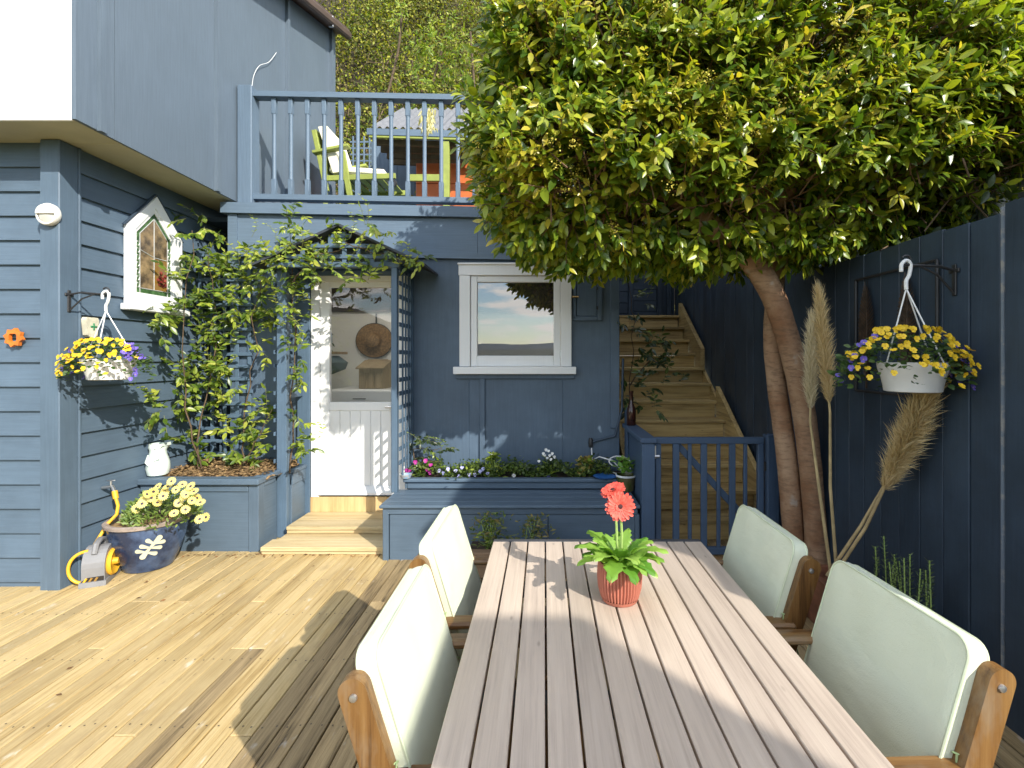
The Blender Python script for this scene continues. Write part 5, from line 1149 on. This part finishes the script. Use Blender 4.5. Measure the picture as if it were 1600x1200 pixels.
allP, allD, allN, allS, allM = map(np.concatenate, (allP, allD, allN, allS, allM))
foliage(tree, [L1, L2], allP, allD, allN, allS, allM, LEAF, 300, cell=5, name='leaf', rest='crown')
k = pts[yng]; k = k[rs.rand(len(k)) < .75]; dk = dirs[yng][:len(k)]; bp, bs = [], []
for p, d in zip(k, dk):
    d = d/np.linalg.norm(d)
    for j in range(34): bp.append(p+d*(.15+.07*rs.rand())+rs.randn(3)*.016); bs.append(rs.uniform(.007, .012))
bp = np.array(bp); D, Y, Z = basis(rs.randn(len(bp), 3), rs.randn(len(bp), 3)); o = scatter_mesh('blossom', [plain('yellow_blossom', (.55, .46, .06), .6, .2, 30)], bp, D, Y, Z, np.array(bs), np.zeros(len(bp), int), (QUADL[0]*[1, 1.8, 1], QUADL[1]), tree); o['kind'] = 'stuff'
# ------------------------------------------------------------------ hillside behind the balcony
hs_ = MB(); n = 26; vv = []
for j in range(n+1):
    for i in range(n+1):
        x = -7+14*i/n; t = j/n; vv.append((x, 9.4+6.5*t+.3*math.sin(x*1.3+t*9), 2.3+12*t**.9+.35*math.sin(x*2.1+j)))
hs_.add(vv, [(j*(n+1)+i, j*(n+1)+i+1, (j+1)*(n+1)+i+1, (j+1)*(n+1)+i) for j in range(n) for i in range(n)])
tag(hs_.build('hillside', plain('hillside_earth', (.035, .026, .014), .95, .5, 4), smooth=True), kind='structure')
def hillp(x, t): return np.array([x, 9.4+6.5*t, 2.3+12*t**.9])
H1 = leafmat('bush_leaf', (.03, .052, .008), (.11, .14, .016), (.36, .35, .04), .5, .3, .3); H2 = leafmat('bright_bush_leaf', (.12, .2, .02), (.22, .31, .03), (.38, .40, .06), .4, .35, .4); H3 = leafmat('olive_bush_leaf', (.07, .07, .02), (.14, .13, .035), (.26, .22, .06), .6, .25, .2)
rs = np.random.RandomState(3)
def mass(name, root, n_cl, xr, tr_, mats, per, size, rad_, tpl=LEAF):
    P, S, M = [], [], []
    for i in range(n_cl):
        x = rs.uniform(*xr); t = rs.uniform(*tr_); c = hillp(x, t)+np.array([0, -.4+rs.randn()*.4, .15]); mi = rs.choice(len(mats), p=[.45, .15, .4][:len(mats)] if len(mats) == 3 else None); k = rs.randint(per//2, per)
        P.append(c+rs.randn(k, 3)*rad_*[1, .8, .8]); S.append(rs.uniform(.6, 1.2, k)*size); M.append(np.full(k, mi))
    P = np.concatenate(P); S = np.concatenate(S); M = np.concatenate(M); k = len(P)
    D, Y, Z = basis(rs.randn(k, 3)+[0, -.4, -.1], rs.randn(k, 3)*.6+[.2, -.5, .9]); o = scatter_mesh(name, mats, P, D, Y, Z, S, M, tpl, root); o['kind'] = 'stuff'; return o
mass('hillside_bushes', None, 1250, (-6, 1.5), (0, 1.0), [H1, H2, H3], 95, .085, .27, QUADL); mass('hillside_bushes', None, 350, (1.5, 6), (0, .7), [H1, H2, H3], 40, .1, .22, QUADL)
tg = MB()
for i in range(420):
    x = rs.uniform(-5.5, 0); p = hillp(x, rs.uniform(-.02, .55))+[0, -.45-.3*rs.rand(), 0]; d = rs.randn(3)*[.5, .3, .8]; d /= np.linalg.norm(d); L = rs.uniform(.2, .9)
    tg.tube([p, p+d*L*.5+rs.randn(3)*.06, p+d*L+rs.randn(3)*.1], [.010, .007, .003], 4, cap=False)
tag(tg.build('hillside_twigs', plain('bare_twig', (.2, .14, .08), .85, .3, 10)), kind='stuff')
def shrub(label, c, r, n, size, mats, trunk, seed):
    rs2 = np.random.RandomState(seed); c = np.array(c); t = thing('hillside_shrub', trunk[0], label, 'shrub', 'shrubs on the bank behind the balcony')
    b = MB(); b.tube(smooth(trunk), .022, 6); b.build('trunk', STEM, t, True); k = n//10
    u = rs2.randn(k, 3); u /= np.linalg.norm(u, axis=1, keepdims=True); p = c+u*r*rs2.uniform(.4, 1, (k, 1)); dd = u+rs2.randn(k, 3)*.4+[0, -.3, .5]
    P, D, Nn, S = shoots(p, dd, 10, size*1.5, .3, size, rs2); foliage(t, mats, P, D, Nn, S, rs2.randint(0, len(mats), len(P)), LEAFN, 60, cell=4)
shrub('bright lime green leafy shrub above the balcony rail', at(690, 85, 9.2), np.array([.65, .4, .6]), 900, .12, [H2], [tuple(at(672, 200, 9.3)), tuple(at(672, 150, 9.3)), tuple(at(690, 80, 9.2))], 1)
shrub('thin bare-stemmed shrub with a yellow-green tip left of the lime green shrub', at(628, 25, 9.3), np.array([.3, .2, .25]), 160, .1, [H2], [tuple(at(605, 150, 9.4)), tuple(at(622, 80, 9.4)), tuple(at(628, 20, 9.3))], 2)
shrub('low dark green shrub hanging just over the balcony rail', at(658, 150, 9.1), np.array([.35, .25, .3]), 260, .1, [H1, H2], [tuple(at(668, 190, 9.2)), tuple(at(664, 160, 9.2)), tuple(at(658, 140, 9.1))], 4)
shrub('yellowish shrub behind the left edge of the tree crown', at(735, 60, 8.8), np.array([.5, .4, .9]), 700, .08, [H3, H2], [tuple(at(745, 190, 8.9)), tuple(at(740, 120, 8.9)), tuple(at(735, 50, 8.8))], 5)
# shrubs behind the fence
def fence_shrub(label, c, r, n, seed):
    rs2 = np.random.RandomState(seed); t = thing('garden_shrub', (c[0], c[1], -.3), label, 'shrub', 'dark shrubs behind the fence'); b = MB(); b.tube([(c[0], c[1], -.3), (c[0]+.02, c[1], 1.0), tuple(c)], .03, 6); b.build('trunk', STEM, t, True)
    for j in range(46): q = Vector(c)+Vector((rs2.randn()*r[0]*.7, rs2.randn()*r[1]*.7, rs2.randn()*.25)); b = b if j else MB(); b.tube([q, q+Vector((rs2.randn()*.2, rs2.randn()*.2, rs2.randn()*.15))], .005, 4, cap=False)
    b.build('twigs', STEM, t)['kind'] = 'stuff'
    u = rs2.randn(n, 3); u /= np.linalg.norm(u, axis=1, keepdims=True); P = np.array(c)+u*np.array(r)*rs2.uniform(.3, 1, (n, 1)); foliage(t, [V3, V1], P, rs2.randn(n, 3), rs2.randn(n, 3)*.5+[0, -.4, .8], rs2.uniform(.05, .09, n), (rs2.rand(n) < .2).astype(int), LEAF, 60, cell=4)
fence_shrub('dark twiggy shrub behind the fence right of the tree trunk', (2.45, 4.2, 2.45), (.35, .6, .5), 900, 1)
fence_shrub('dark leafy shrub behind the fence above the hanging basket', (2.5, 3.2, 2.5), (.35, .5, .4), 700, 2)

gt = thing('garden_tree', (3.4, -3.2, -.3), 'small loose garden tree beside the added chimney', 'tree')
b = MB(); b.tube([(3.4, -3.2, -.3), (3.38, -3.2, 2.0), (3.35, -3.15, 3.5)], [.07, .06, .03], 8); b.build('trunk', bark, gt, True)
rs = np.random.RandomState(8); n = 520; P = np.c_[rs.uniform(2.95, 3.8, n), rs.uniform(-3.75, -2.78, n), rs.uniform(2.7, 3.78, n)]
foliage(gt, [L1], P, rs.randn(n, 3), rs.randn(n, 3), rs.uniform(.08, .12, n), np.zeros(n, int), LEAF, 0, rest='crown')
# ------------------------------------------------------------------ on the balcony
lime = plain('lime_paint', (.27, .31, .065), .5, .1, 8); cw = plain('cream_canvas', (.78, .74, .58), .85, .04)
dc = thing('deck_chair', tuple(at(545, 320, 5.6)), 'lime green wooden deck chair with cream cushion on the balcony', 'chair')
def q2(px, py, dy=0): p = at(px, py, 5.6); return Vector((p.x, 5.6+dy, p.z))
for dy in (-.02, .55):
    b = MB(); b.bar(q2(492, 205, dy), q2(512, 300, dy), .05, .035, (0, 1, 0)); b.build('back_post', lime, dc); b = MB(); b.bar(q2(536, 238, dy), q2(551, 325, dy), .06, .035, (0, 1, 0)); b.build('leg', lime, dc); b = MB(); b.bar(q2(508, 245, dy), q2(510, 325, dy), .045, .035, (0, 1, 0)); b.build('leg', lime, dc)
    b = MB(); b.bar(q2(492, 241, dy-.01), q2(547, 230, dy-.01), .09, .03, (0, 0, 1)); b.build('armrest', lime, dc); b = MB(); b.bar(q2(505, 280, dy), q2(619, 276, dy), .03, .06, (0, 0, 1)); b.build('seat_rail', lime, dc)
b = MB(); b.prism([(q2(497, 198).x, q2(0, 198).z), (q2(510, 196).x, q2(0, 196).z), (q2(534, 268).x, q2(0, 268).z), (q2(520, 270).x, q2(0, 270).z)], 5.6, 6.12, 'xz'); b.build('back_cushion', cw, dc)
b = MB(); b.bar(q2(512, 262, .27), q2(600, 268, .27), .5, .08, (0, 0, 1), .02); b.build('seat_cushion', cw, dc)
for i in range(7): b = MB(); b.box((q2(520+14*i, 0).x, 5.88, q2(0, 276).z), (.07, .52, .018)); b.build('seat_slat', lime, dc)
for i in range(6): b = MB(); z = q2(0, 205+11*i).z; x = q2(492+2.2*i, 0).x; b.box((x, 5.88, z), (.018, .52, .06)); b.build('back_slat', lime, dc)
b = MB(); b.lathe([(.05, -.02), (.05, .02)], tuple(q2(613, 286, .0)), 14, axis=AXF); b.build('wheel', IRON, dc)
# barbecue shelter with corrugated roof
shl = thing('barbecue_shelter', (-1.8, 7.6, 3), 'lime framed barbecue shelter with grey corrugated roof at the back of the balcony', 'shelter')
b = MB(); n = 90; v = []
xa, xb = at(578, 0, 7.3).x, at(760, 0, 7.3).x
for i in range(n+1):
    x = xa+(xb-xa)*i/n; w_ = .022*math.sin(i*2*math.pi/6); v += [(x, 7.3, at(0, 199, 7.3).z+w_-.04*i/n), (x+.12*(1-i/n*.5), 8.5, at(0, 170, 8.5).z+w_)]
b.add(v, [(2*i, 2*i+2, 2*i+3, 2*i+1) for i in range(n)]); b.build('corrugated_roof', plain('grey_iron', (.16, .165, .18), .5, .1, 6), shl, True)
z = at(0, 203, 7.3).z
b = MB(); b.bar((xa-.05, 7.32, z-.02), (xb, 7.32, z-.07), .04, .1, (0, 0, 1)); b.build('fascia', PB, shl); b = MB(); b.bar((xa-.02, 7.33, z-.09), (xb, 7.33, z-.14), .04, .03, (0, 0, 1)); b.build('fascia_strip', lime, shl)
for i in range(4): b = MB(); y = 7.5+.3*i; b.bar((xa, y, z-.10+.02*i), (xb, y, z-.15+.02*i), .05, .09, (0, 0, 1)); b.build('purlin', plain('dark_rafter', (.12, .085, .04), .8, .2), shl)
for px in (697, 757): p = at(px, 0, 7.35); b = MB(); b.bar((p.x, 7.38, 2.96), (p.x, 7.38, z-.15), .09, .09, (0, 1, 0)); b.build('post', lime, shl)
p = at(628, 0, 7.4); b = MB(); b.bar((p.x, 8.4, 2.96), (p.x, 8.4, z-.15), .07, .07, (0, 1, 0)); b.build('post', lime, shl)
b = MB(); b.bar(at(635, 278, 7.36), at(695, 278, 7.36), .04, .1, (0, 0, 1)); b.build('side_beam', lime, shl)
ob = thing('orange_cupboard', tuple(at(695, 330, 8.2)), 'orange painted cupboard under the barbecue shelter', 'cupboard')
orm = plain('orange_paint', (.55, .13, .03), .5, .08)
a, c = at(650, 255, 8.3), at(742, 330, 8.3); bx('cupboard_body', orm, ob, (a.x, c.x), (8.3, 8.7), (2.97, a.z)); m_ = (a.x+c.x)/2
for x0, x1 in ((a.x+.01, m_-.01), (m_+.01, c.x-.01)):
    d_ = bx('cupboard_door', orm, ob, (x0, x1), (8.28, 8.298), (a.z-.35, a.z-.02)); bx('drawer', orm, ob, (x0, x1), (8.28, 8.298), (2.98, a.z-.36))
bs = thing('balcony_screen', tuple(at(640, 330, 8.8)), 'pale blue board screen at the back of the balcony behind the shelter', 'fence')
xa2, xb2 = at(556, 0, 8.9).x, at(770, 0, 8.9).x
k = 0; x = xa2+.28
while x < xb2: bx('screen_board', PBZ, bs, (x, x+.158), (8.9, 8.92), (2.96, at(0, 222 if x < -2.4 else 215, 8.9).z), .003); x += .16
for i in range(4): x = xa2-.05+.1*i; bx('lattice_slat', PBZ, bs, (x, x+.03), (8.86, 8.87), (2.96, 5.6), .002)
for i in range(20): z = 3.3+.115*i; bx('lattice_slat', PBZ, bs, (xa2-.1, xa2+.29), (8.871, 8.881), (z, z+.03), .002)
hp = thing('hanging_plant', tuple(at(668, 175, 6.2)), 'pale dried plant bunch hanging from the balcony top rail', 'plant')
n = 160; P = np.array([tuple(at(668+R.gauss(0, 6), 168+R.random()*36, 6.2+R.gauss(0, .04))) for _ in range(n)]); foliage(hp, [leafmat('dry_leaf', (.5, .46, .2), (.6, .55, .3), (.68, .64, .42), .7, .3)], P, NR.randn(n, 3)*.3+[0, 0, -1], NR.randn(n, 3)+[0, -1, 0], NR.uniform(.05, .1, n), np.zeros(n, int), LEAFN, 30, cell=2)
cab = MB(); cab.tube(smooth([(-2.862, 4.735, 4.09), (-2.86, 4.756, 4.18), (-2.858, 4.79, 4.335), (-2.858, 4.885, 4.49), (-2.86, 5.055, 4.63), (-2.86, 5.2, 4.82)]), .0025, 5); tag(link('cable', cab.mesh('cable', WPLAST)), 'thin white cable curling up the wall above the balcony corner post', 'cable')

n = 150; P = np.c_[NR.uniform(-3.6, 1.6, n), NR.uniform(1.5, 4.4, n), np.full(n, .006)]; k = n//2
P[:k, 0] = NR.uniform(-2.9, -1.25, k); P[:k, 1] = 3.84-np.abs(NR.randn(k))*.03; D, Y, Z = basis(np.c_[NR.randn(n, 2), NR.randn(n)*.1], np.c_[NR.randn(n, 2)*.25, np.ones(n)])
o = scatter_mesh('fallen_leaves', [plain('dry_fallen_leaf', (.2, .1, .035), .8, .5, 3)], P, D, Y, Z, NR.uniform(.012, .035, n), np.zeros(n, int), QUADL, None); o['kind'] = 'stuff'
# ------------------------------------------------------------------ plants in the flower box and tufts below
rs = np.random.RandomState(15); G1 = leafmat('pansy_leaf', (.03, .055, .01), (.06, .1, .018), (.12, .17, .03), .5, .25)
n = 2600; P = np.c_[rs.uniform(-1.12, .6, n), rs.uniform(4.24, 4.5, n), .505+np.abs(rs.randn(n))*.035]; P[:, 2] += .03*np.sin(P[:, 0]*17)+.02
D, Y, Z = basis(np.c_[rs.randn(n, 2), rs.rand(n)], rs.randn(n, 3)*.4+[0, -.3, .8]); o = scatter_mesh('ground_cover', [G1, V1], P, D, Y, Z, rs.uniform(.02, .04, n), (rs.rand(n) < .3).astype(int), LEAFR, None); o['kind'] = 'stuff'
mag = viola_mesh('magenta_flower', (.42, .02, .25), (.5, .3, .3)); vio = viola_mesh('pale_violet_pansy', (.42, .42, .72), (.5, .4, .1)); wh = viola_mesh('white_flower', (.75, .75, .72), (.6, .6, .3)); dk = viola_mesh('white_dark_pansy', (.7, .68, .64), (.03, .01, .02)); dkb = viola_mesh('dark_blue_pansy', (.03, .035, .12), (.4, .3, .02))
def plant(label, cat, x, h, w, nl, mats, size, flowers, name='garden_plant', y=4.32, z0=.5, tpl=LEAF, grp='plants in the flower box', cone=False):
    t = thing(name, (x, y, z0), label, cat, grp); b = MB()
    for k in range(5): b.tube([(x+rs.randn()*.02, y, z0), (x+rs.randn()*w*.4, y+rs.randn()*.03, z0+h*rs.uniform(.6, .95))], .003, 5)
    b.build('stems', stemm, t); q = rs.rand(nl); r_ = w*(1-q*.85 if cone else .5+.5*np.sin(math.pi*q)); P = np.c_[x+rs.randn(nl)*r_*.45, y+rs.randn(nl)*r_*.35, z0+h*q]
    foliage(t, mats, P, np.c_[rs.randn(nl, 2), rs.rand(nl)*.8], rs.randn(nl, 3)*.4+[0, -.4, .8], rs.uniform(.7, 1.2, nl)*size, rs.randint(0, len(mats), nl), tpl, 50, cell=2.5)
    for me, fx, fz, s in flowers: put_flower(me, 'flower', t, (fx, y-.06, fz), (rs.randn()*.2, -1, .45), s)
    return t
def fx(px): return (px-VX)*4.26/F
def fz(py): return H-(py-VY)*4.26/F
plant('magenta flowering plant at the left end of the flower box', 'flowers', fx(655), .10, .14, 140, [G1], .045, [(mag, fx(a), fz(c), .036) for a, c in ((636, 735), (649, 722), (665, 720), (673, 727), (672, 738), (640, 737), (668, 734))])
plant('pale violet pansies in the left half of the flower box', 'flowers', fx(728), .07, .26, 170, [G1], .04, [(vio, fx(a), fz(c), .032) for a, c in ((686, 735), (700, 733), (712, 736), (722, 731), (717, 744), (733, 741), (750, 737), (762, 740), (755, 733), (742, 742), (693, 739))])
plant('bright green conical leafy plant in the flower box below the window batten', 'plant', fx(770), .2, .11, 280, [V1, V2], .05, [], tpl=LEAFN, cone=True)
plant('white stock flower spike in the flower box', 'flowers', fx(858), .16, .08, 130, [V1, V3], .055, [(wh, fx(a), fz(c), .026) for a, c in ((851, 712), (857, 705), (863, 709), (855, 716), (861, 718), (866, 714), (849, 709), (859, 712), (853, 703), (842, 721))], tpl=LEAFN)
plant('yellowish succulent plant near the right end of the flower box', 'plant', fx(916), .17, .1, 130, [V1, leafmat('rust_leaf', (.2, .12, .03), (.3, .22, .05), (.36, .3, .08), .5, .2)], .05, [], tpl=LEAFR)
plant('white pansy with dark face at the middle of the flower box edge', 'flowers', fx(803), .06, .06, 40, [G1], .035, [(dk, fx(803), fz(743), .034)]); plant('dark blue pansy on the flower box edge under the white stock', 'flowers', fx(857), .05, .06, 40, [G1], .035, [(dkb, fx(857), fz(746), .032)])
plant('small leafy green plant between the conical plant and the white stock', 'plant', fx(825), .1, .1, 90, [G1, V3], .05, [])
W1 = leafmat('weed_leaf', (.07, .1, .02), (.13, .16, .04), (.25, .2, .07), .5, .3)
plant('green weedy tuft in the sleeper planter by the far left chair', 'plant', -.40, .26, .15, 260, [W1, V1], .045, [], y=3.6, z0=.15, tpl=LEAFN, grp='tufts in the sleeper planter'); plant('reddish green weedy tuft in the sleeper planter behind the table end', 'plant', -.08, .22, .17, 240, [W1], .04, [], y=3.6, z0=.15, tpl=LEAFN, grp='tufts in the sleeper planter')
